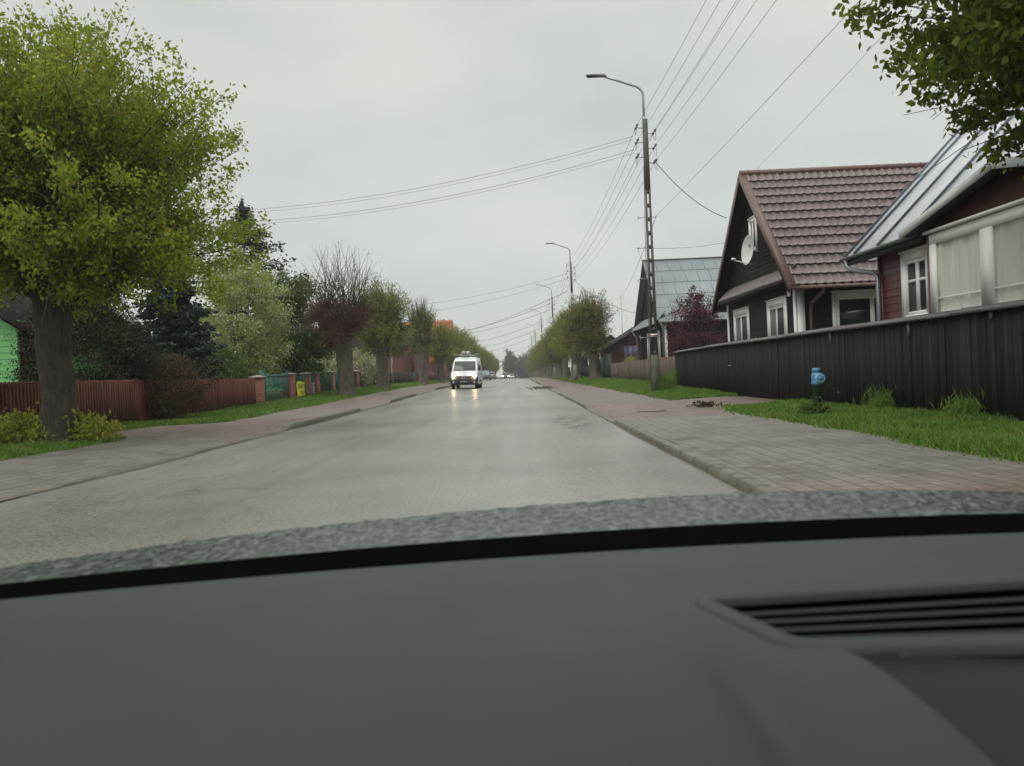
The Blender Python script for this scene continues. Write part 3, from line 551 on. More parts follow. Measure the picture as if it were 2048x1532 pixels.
# left, red-brown ribbed fence
fr = empty('ribbed_fence', 'long red-brown ribbed fence behind the big lime', 'fence', (-12, 25, .05))
def ribs(mb, y0, y1, z1, p=.135, x=0, z0=0.):
    y = np.arange(y0, y1, p); 
    for q in y:
        w = p*.62; mb.prism([(x,q,z0),(x+.035,q+.02,z0),(x+.035,q+w-.02,z0),(x,q+w,z0)], (0,0,z1+.008*math.sin(q*7)-z0))
        mb.box((x-.012, q+w-.004, z0+.02), (x+.002, q+p+.004, z1-.03))
ribs(P := MB(), -14, -.95, 1.5); P.build('ribbed_panel', m_fencer, fr)
ribs(P := MB(), .2, 10.0, 1.46, .15); P.build('ribbed_panel', m_fencer, fr)
MB().box((-.02,-.85,.03),(.03,.1,1.48)).build('gate_leaf', m_redgate, fr, bevel=.01)
for y in (-.9, .15, -5.6): MB().box((-.05,y-.05,-.1),(.06,y+.05,1.52)).build('post', m_fencer, fr)
def pillar(y, w, h, lb, d=.42, gr='brick gate pillars on the left side'):
    p = empty('brick_pillar', lb, 'pillar', (-12.05, y, vz(-12, y)-.12), gr)
    MB().box((-d/2,-w/2,-.1),(d/2,w/2,h)).build('shaft', m_brick, p, bevel=.008)
    mb = MB(); s = .09; mb.box((-d/2-s,-w/2-s,h),(d/2+s,w/2+s,h+.05)); 
    V = [(-d/2-s,-w/2-s,h+.052),(d/2+s,-w/2-s,h+.052),(d/2+s,w/2+s,h+.052),(-d/2-s,w/2+s,h+.052),(0,0,h+.13)]; mb.add(V, [(0,1,4,4)]); mb.F.pop(); mb.n -= 5; mb.V.pop()
    mb.add(V, [(0,1,4),(1,2,4),(2,3,4),(3,0,4)]); mb.build('cap', m_capc, p); return p
pillar(35.65, .6, 1.36, 'brick pillar joining the red-brown fence to the green railing gate')
pillar(40.6, .75, 1.40, 'wide brick pillar carrying the yellow banner')
pillar(43.75, .7, 1.36, 'brick pillar with the grey mailbox on it, past the yellow banner')
pillar(45.75, .7, 1.36, 'brick pillar just past the grey mailbox')
pillar(49.7, .55, 1.36, 'slim brick pillar before the closed dark green gate')
pillar(57.2, .8, 1.36, 'brick pillar beside the foot of the bare red-twigged lime')
def railgate(y0, y1, lb, h=1.5, step=.135, solid=False):
    g = empty('railing_gate' , lb, 'gate', (-12.02, y0, vz(-12, y0)-.08)); Ln = y1-y0
    if solid: MB().box((-.015,.05,.05),(.015,Ln-.05,h)).build('gate_leaf', m_green, g)
    mb = MB()
    for q in np.arange(.12, Ln-.08, step): 
        hh = h - .14*math.sin(math.pi*q/Ln); mb.tube([(0.02,q,.12),(0.02,q,hh)], .014, 5); 
    for z in (.18, h-.25): mb.box((-.0,.05,z-.02),(.045,Ln-.05,z+.02))
    mb.build('railings', m_green, g)
    for q in (.06, Ln-.06): MB().box((-.04,q-.06,0),(.05,q+.06,h+.06)).build('post', m_green, g)
    return g
gt = railgate(36.0, 40.2, 'bright green railing gate with one solid edge post between brick pillars', 1.62)
MB().box((-.03,.12,.04),(.03,.62,1.62)).build('gate_leaf', m_green, gt)
railgate(41.0, 43.4, 'dark green railing panel behind the yellow banner', 1.4); railgate(44.1, 45.4, 'narrow green wicket beside the grey mailbox', 1.4)
railgate(46.1, 49.4, 'green railing panel overgrown by a bush', 1.4); railgate(50.0, 56.8, 'solid dark green gate behind the bare red-twigged lime', 1.4, solid=True)
# yellow banner hung on the pillar corner
bn = empty('banner', 'yellow banner with green lettering on the brick pillar', 'sign', (-11.78, 41.0, .45))
n = 14; u = np.linspace(0,1,n); G = np.zeros((n,8,3))
for i in range(n):
    for j in range(8): G[i,j] = (.05*math.sin(u[i]*6)+.02*math.sin(j), u[i]*1.55, j/7*.82 - .06*u[i]*(1-j/7)+.03*math.sin(u[i]*5))
b_ = MB(); b_.grid(G, flip=True); b_.grid(G - np.array([.008,0,0])); b_.build('cloth', m_yel, bn, smooth=True)
def text_mesh(name, s, size, M, m, parent, ext=.004):
    cu = bpy.data.curves.new('lettering', 'FONT'); cu.body = s; cu.size = size; cu.extrude = ext; cu.align_x = 'CENTER'; t = bpy.data.objects.new('lettering', cu); col.objects.link(t)
    bpy.context.view_layer.update(); me = bpy.data.meshes.new_from_object(t.evaluated_get(bpy.context.evaluated_depsgraph_get())); bpy.data.objects.remove(t); me.transform(M); me.materials.clear(); me.materials.append(m)
    o = bpy.data.objects.new(name, me); col.objects.link(o); o.parent = parent; return o
# text faces +X (towards the street); reading direction runs along +Y as seen from the road
Mx = Matrix(((0,0,1,0),(1,0,0,0),(0,1,0,0),(0,0,0,1)))
text_mesh('lettering', 'EGAR OOP', .33, Matrix.Translation((.085,.80,.46)) @ Mx, m_ink, bn); text_mesh('lettering', 'TEL NE', .30, Matrix.Translation((.085,.80,.14)) @ Mx, m_ink, bn)
mbx = empty('mailbox', 'grey mailbox on the brick pillar past the banner', 'mailbox', (-11.9, 44.2, .55))
MB().box((-.1,-.1,0),(.16,.28,.62)).build('body', m_box, mbx, bevel=.015); MB().box((.161,-.05,.45),(.168,.23,.5)).build('slot', m_dark, mbx)
P = MB(); boards(P, -12, 57.8, 72, lambda y: vz(-12,y)-.08, lambda y: vz(-12,y)+1.25+.03*math.sin(y*3), .16); P.build('board_fence', m_fencedk, label='old dark board fence between the brick pillar and the second lime', cat='fence')
P = MB(); boards(P, -12, 72.2, 89, lambda y: vz(-12,y)-.08, lambda y: vz(-12,y)+1.2, .18); P.build('board_fence', m_fencedk, label='old dark board fence before the maroon wooden barn', cat='fence')
tg = empty('teal_gate', 'narrow teal gate posts at the end of the old dark fence', 'gate', (-12, 89.3, vz(-12,89)))
for y in (0,.9): MB().box((-.06,y-.07,0),(.06,y+.07,1.3)).build('post', m_teal, tg)
MB().box((-.02,.05,.1),(.02,.85,1.1)).build('gate_leaf', m_teal, tg)
P = MB(); boards(P, -12, 92, 130, lambda y: vz(-12,y)-.08, lambda y: vz(-12,y)+1.25, .3); P.build('board_fence', m_sid_maroon, label='maroon fence past the teal gate, before the van', cat='fence')
P = MB(); boards(P, -11.5, 130, 250, lambda y: vz(-12,y)-.08, lambda y: vz(-12,y)+1.3, .6); P.build('board_fence', m_fencedk, label='distant dark fence behind the parked cars', cat='fence')
for k, (x, y, h, lb) in enumerate([(-11.8,72.6,4.4,'tall slim timber post beside the maroon barn'),(-11.7,75.6,1.5,'short timber post before the dark fence'),(-11.8,91.4,4.2,'slim timber post at the near corner of the maroon house'),(-11.8,100,4.0,'slim timber post further along the maroon house'),(-11.6,113,3.9,'timber post by the far maroon fence end')]):
    mb = MB(); mb.tube([(0,0,-.2),(0.03,0,h*.5),(0.01,0,h)], [.11,.10,.08], 8); o = mb.build('timber_post', m_capc if k != 1 else m_fencedk, smooth=True, label=lb, cat='post'); o.location = at(x, y)

# ------------------------------------------------------------------ houses
def lap(mb, a, b, z0, z1, nrm, bh=.16, th=.022, m=0):
    """overlapping horizontal boards between plan points a and b, facing nrm"""
    a = np.array(a, float); b = np.array(b, float); nv = np.array(nrm, float); z = z0
    while z < z1 - .01:
        t = min(z+bh, z1); p = [np.r_[a,z]+np.r_[nv*th,0], np.r_[b,z]+np.r_[nv*th,0], np.r_[b,t]+np.r_[nv*.006,0], np.r_[a,t]+np.r_[nv*.006,0]]
        mb.quad(*p, m=m); mb.quad(np.r_[a,z]-np.r_[nv*.0,0], np.r_[b,z], p[1], p[0], m=m); z = t
    return mb
def lap_gable(mb, x, ya, yb, z0, yc, zc, nx, bh=.16, th=.022, m=0):
    """boards filling a gable triangle in the plane x"""
    z = z0
    while z < zc - .02:
        t = min(z+bh, zc); f0 = (z-z0)/(zc-z0); f1 = (t-z0)/(zc-z0)
        q = [(x+nx*th, ya+(yc-ya)*f0, z), (x+nx*th, yb+(yc-yb)*f0, z), (x+nx*.006, yb+(yc-yb)*f1, t), (x+nx*.006, ya+(yc-ya)*f1, t)]
        mb.quad(*q, m=m); mb.quad((x,q[0][1],z),(x,q[1][1],z),q[1],q[0],m=m); z = t
    return mb
def window(parent, org, u, nrm, w, h, case=.13, sash=.06, mull=(.5,), trans=(), mf=None, glass=None, curtain_else_gloom=True, sill=True, pr=.05, mc=None):
    """white cased window on a wall: org = lower corner of the casing, u along the wall, nrm outwards"""
    mf = mf or m_white; u = Vector(u); nv = Vector(nrm); z = Vector((0,0,1)); Mx = Matrix((u, nv, z)).transposed().to_4x4(); Mx.translation = Vector(org)
    f = MB(); B = lambda a, b, c, d, e0, e1, mb=f: mb.box((a, e0, c), (b, e1, d), 0, Mx)
    B(0, case, 0, h, .0, pr); B(w-case, w, 0, h, 0, pr); B(case, w-case, h-case*1.15, h, 0, pr+.003); B(case, w-case, 0, case*.8, 0, pr)
    B(-.03, w+.03, h, h+.045, 0, pr+.035)
    i0, i1, j0, j1 = case, w-case, case*.8, h-case*1.15; s = sash
    B(i0, i0+s, j0, j1, .002, pr-.014); B(i1-s, i1, j0, j1, .002, pr-.014); B(i0+s, i1-s, j1-s, j1, .002, pr-.016); B(i0+s, i1-s, j0, j0+s, .002, pr-.016)
    for q in mull: c = i0+(i1-i0)*q; B(c-s*.8, c+s*.8, j0+s, j1-s, .002, pr-.012)
    for q in trans: c = j0+(j1-j0)*q; B(i0+s, i1-s, c-s*.45, c+s*.45, .002, pr-.018)
    wo = f.build('window', mf, parent)
    g = MB(); g.box((i0+s*.5, .020, j0+s*.5), (i1-s*.5, .026, j1-s*.5), 0, Mx); g.build('pane', glass or m_glass, wo)
    bk = MB(); k = 40; X = np.linspace(i0+.01, i1-.01, k); zt = np.array([j0+.01, j1-.01])
    G = np.array([[tuple(Mx @ Vector((x, (.010+.004*math.sin(x*55+math.sin(x*17)*2)) if curtain_else_gloom else .006, zz))) for zz in zt] for x in X]); bk.grid(G); bk.build('curtain_else_gloom', mc or (m_curt if curtain_else_gloom else m_gloom), wo)  # uncurtained panes get a flat dark sheet, room gloom put into its colour
    if sill: sl = MB(); sl.box((-.04, 0.0, -.05), (w+.04, pr+.06, -.002), 0, Mx); sl.build('sill', mf, wo)
    return wo
# --- silver-roofed, dark red house nearest on the right
h1 = empty('silver_roof_house', 'dark red wooden house with silver standing-seam roof and white-framed veranda', 'house', (8.8, 13, .2))
def W1(p): return Vector(p) - Vector((8.8, 13, .2))
T1 = (8.8, 13, .2)
def B1(mb, name, m, parent=h1, **k):
    o = mb.build(name, m, parent, **k); return o
# all of this house is modelled in street coordinates and moved under its root
def rebase(root):
    inv = Vector(root.location)
    for c in root.children:
        c.location = Vector(c.location) - inv
w = MB(); lap(w, (8.8, 18.45), (8.8, 5), .25, 3.9, (-1,0), .17); w.box((8.80, 5.0, .1), (8.9, 18.44, 3.95), 1); w.box((8.83, 18.35, .1), (18.2, 18.46, 4.2), 1)
w.poly([(9.0,18.46,4.2),(18.2,18.46,4.2),(13.4,18.46,8.6)], 1)
B1(w, 'wall', [m_sid_red, m_sid_red])
MB().box((8.74,18.40,.1),(8.9,18.53,3.85)).build('corner_board', m_sid_red, h1)
sl = 1.03; zr = 3.79+5*sl
r = MB(); y0, y1 = 3.5, 19.5
r.prism([(8.4,y0,3.79),(13.4,y0,zr),(18.4,y0,3.79),(18.4,y0,3.73),(13.4,y0,zr-.07),(8.4,y0,3.73)], (0,y1-y0,0)); rf = r.build('roof', m_zinc, h1)
s = MB()
for y in (19.47, 18.95, 17.75, 16.55, 15.35, 14.15, 12.95, 11.75, 10.55, 9.35, 8.15, 6.95):
    s.bar((8.38,y,3.79+.012),(13.4,y,zr+.012),.05,.045)
s.bar((13.4,y0,zr+.02),(13.4,y1,zr+.02),.22,.06); s.build('seam', m_seam, rf)
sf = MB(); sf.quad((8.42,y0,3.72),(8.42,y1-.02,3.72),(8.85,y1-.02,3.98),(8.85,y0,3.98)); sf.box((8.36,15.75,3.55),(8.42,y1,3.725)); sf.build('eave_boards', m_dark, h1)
g = MB(); t = np.linspace(math.pi, 2*math.pi, 9); pr = [(8.33+.075*math.cos(a), 15.7, 3.75+.075*math.sin(a)) for a in t] + [(8.33+.062*math.cos(a), 15.7, 3.755+.062*math.sin(a)) for a in t[::-1]]
g.prism(pr, (0, 3.85, .0)); g.build('gutter', m_gutter, h1, smooth=False)
d = MB(); d.tube([(8.33,19.3,3.70),(8.34,19.28,3.52),(8.40,19.15,3.42),(8.66,18.55,3.26),(8.69,18.42,3.15),(8.69,18.42,.2)], .055, 10); d.build('downpipe', m_gutter, h1, smooth=True)
pf = MB()  # low porch gable over the veranda
zt = lambda z: 8.4+(z-3.79)/sl
for sgn, ye in ((1, 15.62), (-1, 9.5)):
    A = [(7.85,ye,3.735),(7.85,12.56,4.355),(zt(4.355)+.05,12.56,4.37),(8.36,ye,3.82)]; A = A if sgn > 0 else A[::-1]
    pf.prism(A, (0,0,-.045))
pr_ = pf.build('porch_roof', m_zinc, h1)
fs = MB()
for ye in (15.62, 9.5): fs.bar((7.83,ye,3.66),(7.83,12.56,4.285),.025,.15)
fs.build('fascia', mat('fascia_metal', (.50,.51,.50), .5, .15, 2), h1)
gb = MB(); gb.prism([(8.14,15.5,3.62),(8.14,12.56,4.27),(8.14,9.6,3.62)], (.05,0,0)); gb.build('porch_gable', m_porchw, h1)
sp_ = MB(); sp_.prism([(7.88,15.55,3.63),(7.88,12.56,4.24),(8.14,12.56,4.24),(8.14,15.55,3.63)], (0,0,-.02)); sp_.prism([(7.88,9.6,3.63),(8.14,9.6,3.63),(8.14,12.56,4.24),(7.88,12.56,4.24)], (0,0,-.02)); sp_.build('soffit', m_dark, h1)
vn = MB(); vn.box((8.12,9.6,.1),(8.22,15.0,2.0)); vn.box((8.2,14.92,.1),(8.8,15.0,3.62)); vn.box((8.09,14.98,.1),(8.24,15.09,3.62)); vn.build('veranda_wall', m_sid_red, h1)
# the veranda glazing, three wide bays
def vbox(lo, hi, mb): mb.box(lo, hi)
vb = MB(); vb.box((8.08,9.6,3.36),(8.2,14.98,3.55)); vb.box((8.0,9.5,3.575),(8.24,15.06,3.625)); vb.box((8.08,9.6,1.95),(8.2,14.98,2.05))
for a, b in ((14.78,14.98),(13.02,13.36),(11.25,11.58),(9.6,9.82)): vb.box((8.075,a,2.05),(8.2,b,3.36))
vw = vb.build('veranda_frame', m_white, h1)
for a, b in ((13.36,14.78),(11.58,13.02),(9.82,11.25)):
    x = MB(); x.box((8.105,a,2.05),(8.112,b,3.36)); x.build('pane', m_glassv, vw)
    x = MB(); x.box((8.088,a,2.30),(8.104,b,2.325)); x.build('glazing_bar', m_white, vw)
    k = 70; yy = np.linspace(a, b, k); G = np.array([[(8.158+.022*math.sin(y*34+1.7*math.sin(y*7)) + .016*math.sin(y*11), y, z) for z in (2.05, 3.36)] for y in yy]); x = MB(); x.grid(G); x.build('curtain_else_gloom', m_curt, vw, smooth=True)
window(h1, (8.775, 17.36, 2.0), (0,-1,0), (-1,0,0), 1.25, 1.52, .17, .07, (.55,), (.62,), pr=.07)
lp = MB(); lp.box((8.02,11.6,4.0),(8.13,11.95,4.22)); lp.build('porch_lamp', m_curt, h1)
rebase(h1)
# --- dark brown house with the maroon tile roof
h2 = empty('tile_roof_house', 'black-brown wooden house with maroon metal tile roof and white windows', 'house', (9.5, 30.15, .3))
w = MB(); lap(w, (9.5, 34.2), (9.5, 26.06), .3, 4.3, (-1,0), .15); lap(w, (9.5, 26.06), (18.2, 26.06), .3, 3.9, (0,-1), .15); lap_gable(w, 9.5, 34.3, 26.0, 4.3, 30.15, 8.35, -1, .15)
w.box((9.505,26.08,.2),(18.2,34.18,3.9)); w.poly([(9.51,34.3,4.2),(9.51,30.15,8.4),(9.51,26.0,4.2)]); w.build('wall', m_sid_dark, h2)
yc, zc, ye, ze = 30.15, 8.56, 4.93, 3.70
def tile_slope(sgn):
    rows = 13; per = .29; xs = np.arange(9.2, 18.6, per/8); Ls = math.hypot(ye, zc-ze); nz = np.array([0, -sgn*(zc-ze)/Ls, 0]); 
    nrm = np.array([0, sgn*(zc-ze)/Ls, ye/Ls]); ds = []
    for k in range(rows):
        for f, lift in ((0., .0), (.93, .035), (1.0, .042), (1.0001, .0)): ds.append(((k+f)/rows, lift))
    G = np.zeros((len(ds), len(xs), 3)); wave = .024*np.cos(2*np.pi*xs/per) + .008*np.cos(4*np.pi*xs/per)
    for i, (t, lift) in enumerate(ds):
        t = min(t, 1.0); base = np.stack([xs, np.full_like(xs, yc + sgn*ye*t), np.full_like(xs, zc + (ze-zc)*t)], -1)
        G[i] = base + (wave + lift + .02)[:,None]*nrm[None,:] + np.array([0, sgn*ye, ze-zc])/Ls*(0.028*np.cos(2*np.pi*xs/per)*(lift > .01))[:,None]
    return G
r = MB(); r.grid(tile_slope(-1)); r.grid(tile_slope(1), flip=True); rf = r.build('roof', m_tile, h2)
u = MB(); 
for sgn in (-1, 1): u.quad((9.0,yc,zc-.03),(18.6,yc,zc-.03),(18.6,yc+sgn*ye,ze-.03),(9.0,yc+sgn*ye,ze-.03))
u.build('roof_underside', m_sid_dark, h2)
tr = MB()
for sgn in (-1, 1):
    a, b = (9.1,yc,zc+.055),(9.1,yc+sgn*(ye+.05),ze+.0); tr.bar(a, b, .26, .035, up=(0,-sgn*.3,1)); tr.bar((8.985,yc,zc-.06),(8.985,yc+sgn*(ye+.08),ze-.15),.03,.24)
    tr.box((9.0, yc+sgn*(ye+.02)-.012, ze-.13), (18.6, yc+sgn*(ye+.02)+.012, ze-.01))
tr.tube([(9.0,yc,zc+.06),(18.6,yc,zc+.06)], .11, 10); 
for x in np.arange(9.3,18.5,.42): tr.tube([(x,yc,zc+.06),(x+.03,yc,zc+.06)], .125, 10)
tr.build('roof_trim', m_tiled, rf)
# pent roof across the gable
n = 190; yy = np.linspace(25.75, 34.0, n); wv = .018*np.cos(2*np.pi*yy/.13)
G = np.stack([np.stack([np.full(n,9.46), yy, 4.47+wv], -1), np.stack([np.full(n,9.2), yy, 4.22+wv+.0], -1), np.stack([np.full(n,8.97), yy, 3.985+wv], -1)], 0)
p = MB(); p.grid(G); p.grid(G-np.array([0,0,.03]), flip=True); p.build('pent_roof', m_tile, h2); p = MB(); p.box((8.955,25.75,3.80),(8.985,34.0,3.95)); p.prism([(8.99,25.75,3.80),(9.5,25.75,4.25),(9.5,25.75,3.80)], (0,8.25,0)); p.build('pent_fascia', m_sid_dark, h2)
cbd = MB(); cbd.box((9.44,25.98,.2),(9.50,26.14,3.80)); cbd.box((9.50,26.0,.2),(9.78,26.055,3.80)); cbd.build('corner_board', m_white, h2)
cbd = MB(); cbd.box((9.43,34.12,.2),(9.50,34.26,3.82)); cbd.build('corner_board', m_white, h2)
window(h2, (9.475, 33.27, 1.75), (0,-1,0), (-1,0,0), 2.15, 1.72, .22, .08); window(h2, (9.475, 28.85, 1.75), (0,-1,0), (-1,0,0), 2.05, 1.72, .22, .08)
window(h2, (9.475, 30.66, 5.55), (0,-1,0), (-1,0,0), .95, 1.32, .14, .07, sill=False)
window(h2, (10.70, 26.035, 1.75), (1,0,0), (0,-1,0), 2.6, 1.74, .15, .09, (.52,), curtain_else_gloom=False)
d = MB(); d.tube([(10.15,25.25,3.62),(10.14,25.35,3.45),(9.98,25.9,3.15),(9.96,25.97,2.95),(9.96,25.97,.3)], .055, 9); d.build('downpipe', m_tiled, h2, smooth=True)
MB().box((9.42,26.38,3.45),(9.475,26.62,3.76)).build('meter_box', m_white, h2, bevel=.01)
rebase(h2)
ds = empty('satellite_dish', 'white oval satellite dish on the gable under the maroon roof', 'dish', (9.18, 29.6, 5.54))
q = MB(); pr = [(0.001,.0)]+[(.56*t, .16*t*t) for t in np.linspace(.15,1,7)]; q.lathe(pr + [(.575,.165),(.56,.145)] + [(.56*t, .16*t*t-.018) for t in np.linspace(.98,.05,6)], (0,0,0), 28); 
Mr = Matrix.Rotation(R(6),4,'Z') @ Matrix.Rotation(R(-84),4,'Y'); V = q.V[0]; q.V[0] = V @ np.array(Mr.to_3x3()).T; q.build('reflector', m_dish, ds, smooth=True)
a = MB(); a.tube([(-.02,0,-.52),(-.35,.06,-.44),(-.62,.16,-.34)], .022, 7); a.build('feed_arm', m_dish, ds); a = MB(); a.tube([(-.58,.14,-.30),(-.72,.2,-.28)], .05, 10); a.build('feed_horn', m_dish, ds)
a = MB(); a.tube([(.05,0,0),(.3,-.02,-.08)], .03, 7); a.build('wall_bracket', m_dish, ds)
text_mesh('lettering', 'nc', .26, Matrix.Translation((-.035,0,.12)) @ Mr @ Matrix.Translation((0,0,.03)) @ Matrix(((0,1,0,0),(-1,0,0,0),(0,0,1,0),(0,0,0,1))), m_dark, ds)
# --- grey tin-roofed house
h3 = empty('tin_roof_house', 'dark wooden house with tall grey tin roof behind the red plum', 'house', (10.4, 59.2, .5))
yc, zc, ye, ze = 59.2, 9.4, 5.75, 4.42
w = MB(); lap(w, (10.45, 64.4), (10.45, 54.0), .4, 4.7, (-1,0), .2); lap(w, (10.45, 54.0), (20, 54.0), .4, 4.3, (0,-1), .2); lap_gable(w, 10.45, 64.5, 53.9, 4.7, yc, 9.2, -1, .2); w.box((10.46,54.02,.3),(20,64.3,4.4)); w.poly([(10.46,64.5,4.6),(10.46,yc,9.2),(10.46,53.9,4.6)]); w.build('wall', m_sid_dark, h3)
r = MB(); r.prism([(9.98,yc-ye,ze),(9.98,yc,zc),(9.98,yc+ye,ze),(9.98,yc+ye,ze-.09),(9.98,yc,zc-.1),(9.98,yc-ye,ze-.09)], (10.5,0,0)); rf = r.build('roof', m_tin, h3)
s = MB(); Ls = math.hypot(ye, zc-ze)
for k in range(1,5): t = k/5; s.bar((9.98,yc-ye*t,zc+(ze-zc)*t+.012),(20.5,yc-ye*t,zc+(ze-zc)*t+.012),.05,.02,up=(0,-.7,.7))
for k in range(1,12):
    for j in range(5): x = 10.0+k*.9+.18*(j % 2); a = j/5; b = (j+1)/5; s.bar((x,yc-ye*a,zc+(ze-zc)*a+.01),(x,yc-ye*b,zc+(ze-zc)*b+.01),.035,.018)
s.bar((9.95,yc,zc+.02),(20.5,yc,zc+.02),.2,.06); s.build('roof_lap', m_tinl, rf)
p = MB(); n = 60; yy = np.linspace(53.6,64.6,n); wv = .02*np.cos(yy*2*np.pi/.4); G = np.stack([np.stack([np.full(n,10.42),yy,5.0+wv],-1), np.stack([np.full(n,9.7),yy,4.25+wv],-1)],0); p.grid(G); p.grid(G-[0,0,.05], flip=True); p.build('pent_roof', m_tin, h3)
p = MB(); p.box((9.98,yc-ye-.03,ze-.2),(20.5,yc-ye,ze-.05)); p.tube([(9.95,yc-ye-.1,ze-.1),(20.5,yc-ye-.1,ze-.1)], .08, 8); p.build('gutter', m_tin, h3)
d = MB(); d.tube([(10.1,53.4,4.25),(10.3,53.7,3.9),(10.36,53.85,.5)], .075, 8); d.build('downpipe', m_galv, h3); d = MB(); d.tube([(9.75,64.2,4.2),(10.1,64.2,3.7),(10.3,64.2,.5)], .075, 8); d.build('downpipe', m_galv, h3)
window(h3, (10.42, 60.9, 1.6), (0,-1,0), (-1,0,0), 1.7, 2.2, .2, .09); window(h3, (10.42, 56.9, 1.6), (0,-1,0), (-1,0,0), 1.3, 2.2, .2, .09)
cbd = MB(); cbd.box((10.38,53.93,.4),(10.62,54.05,4.2)); cbd.build('corner_board', m_white, h3)
rebase(h3)
an = MB(); an.tube([(0,0,0),(0,0,7.7)], .035, 6); an.bar((-.5,0,7.3),(.3,0,7.3),.03,.03); an.bar((0,-.4,6.9),(0,.4,6.9),.03,.03); an.build('antenna_mast', m_galv, label='thin antenna mast left of the grey tin roof', cat='antenna', loc=None).location = (10.0, 72, .4)
# --- brown veranda house and the red one past it
def gable_house(name, label, x0, x1, y0, y1, zw, zr, m_wall, m_roof, axis='y', ov=.5, z0=.3, th=.1, gap=.2, lapx=True):
    o = empty(name, label, 'house', ((x0+x1)/2, (y0+y1)/2, z0)); w = MB(); sx = -1 if x0 > 0 else 1; xf = x0 if x0 > 0 else x1
    lap(w, (xf, y1), (xf, y0), z0, zw, (sx,0), .2); lap(w, (x0, y0), (x1, y0), z0, zw, (0,-1), .2); w.box((x0+.01,y0+.02,z0-.5),(x1-.01,y1-.02,zw-.02))
    r = MB(); s = (zr-zw)
    if axis == 'y':
        xc = (x0+x1)/2; hw = (x1-x0)/2; k = s/hw; zz = z0
        w.poly([(x0,y0-.005,zw),(x1,y0-.005,zw),(xc,y0-.005,zr-.05)]); r.prism([(x0-ov,y0-ov,zw-ov*k),(xc,y0-ov,zr),(x1+ov,y0-ov,zw-ov*k),(x1+ov,y0-ov,zw-ov*k-th),(xc,y0-ov,zr-th),(x0-ov,y0-ov,zw-ov*k-th)], (0,y1-y0+2*ov,0))
    else:
        yc = (y0+y1)/2; hw = (y1-y0)/2; k = s/hw
        w.poly([(xf+sx*.005,y0,zw),(xf+sx*.005,yc,zr-.05),(xf+sx*.005,y1,zw)]); r.prism([(x0-ov,y0-ov,zw-ov*k),(x0-ov,yc,zr),(x0-ov,y1+ov,zw-ov*k),(x0-ov,y1+ov,zw-ov*k-th),(x0-ov,yc,zr-th),(x0-ov,y0-ov,zw-ov*k-th)], (x1-x0+2*ov,0,0))
    w.build('wall', m_wall, o); rf = r.build('roof', m_roof, o); return o, rf
h4, _ = gable_house('brown_veranda_house', 'low brown wooden house with lavender window panes before the dark tin-roofed house', 8.55, 15.5, 68, 78, 3.35, 5.4, m_sid_brown, m_sid_dark, ov=.75, z0=.4)
wo = window(h4, (9.35, 67.97, 1.9), (1,0,0), (0,-1,0), 1.5, 1.45, .1, .06, (.33,.66), glass=m_blueglass, mf=m_sid_brown, curtain_else_gloom=False, sill=False)
MB().tube([(10.9,67.6,4.0),(11.1,67.7,3.6),(11.2,67.8,.5)], .09, 8).build('downpipe', m_galv, h4); rebase(h4)
h5, _ = gable_house('red_house', 'small rust-red house with white metal roof past the brown veranda', 8.9, 16, 82, 92, 3.35, 4.6, m_sid_rust, m_zinc, ov=.4, z0=.3)
window(h5, (9.3, 81.97, 1.9), (1,0,0), (0,-1,0), .5, 1.1, .1, .05, (), sill=False); MB().tube([(8.6,81.7,3.2),(8.85,81.8,2.9),(8.85,81.8,.4)], .09, 8).build('downpipe', m_white, h5); rebase(h5)
h6, _ = gable_house('dark_house', 'dark house with pale window seen between the right-hand lime trunks', 9.5, 17, 108, 118, 3.4, 6.0, m_sid_dark, m_tin, ov=.4, z0=.1); window(h6, (10, 107.97, 1.2), (1,0,0), (0,-1,0), 1.0, 2.0, .2, .05, ()); rebase(h6)
# --- left side houses
h7, _ = gable_house('green_house', 'bright green boarded house corner behind the big lime', -24, -15.95, 24.6, 33, 3.62, 6.3, m_sid_green, m_sid_dark, ov=.55, z0=.2); 
MB().box((-16.04,24.56,.1),(-15.92,24.68,3.62)).build('corner_board', m_sid_green, h7); rebase(h7)
h8, _ = gable_house('maroon_house', 'maroon boarded barn behind the old dark fence', -22, -12.6, 86, 95, 4.6, 7.4, m_sid_maroon, m_sid_dark, 'x', .5, z0=.3); window(h8, (-12.57, 93.5, 1.6), (0,-1,0), (1,0,0), 1.2, 1.8, .15, .06, mf=m_sid_brown, curtain_else_gloom=False); rebase(h8)
h9, _ = gable_house('maroon_cottage', 'maroon wooden cottage with a small porch roof just left of the van', -19, -12.4, 112, 121, 4.0, 6.0, m_sid_maroon, m_sid_dark, 'y', .5, z0=.3); window(h9, (-13.9, 111.97, 1.4), (1,0,0), (0,-1,0), .6, 1.9, .1, .05, (), mf=m_dark, curtain_else_gloom=False, sill=False); MB().prism([(-12.6,111,3.2),(-10.9,111,3.2),(-11.2,111,3.9),(-12.6,111,4.1)], (0,2,0)).build('porch_roof', m_orange, h9); rebase(h9)
h10, rf = gable_house('orange_roof_house', 'house with a tall orange tile roof above the limes behind the van', -24, -12.2, 139, 149, 5.4, 11.6, m_sid_brown, m_orange, 'x', .6, z0=.2)
s = MB(); 
for k in range(1,14): t = k/14; s.bar((-24.6,144-5.6*t,11.6+(5.4-.74-11.6)*t+.03),(-11.6,144-5.6*t,11.6+(5.4-.74-11.6)*t+.03),.09,.05)
s.build('tile_course', m_orl, rf); rebase(h10)
h11, rf = gable_house('red_roof_house', 'house with brick-red roof glimpsed behind the white blossoming shrub', -24, -17, 66, 74, 3.2, 5.2, m_sid_green, m_orange, 'x', .5, z0=.3); rebase(h11)

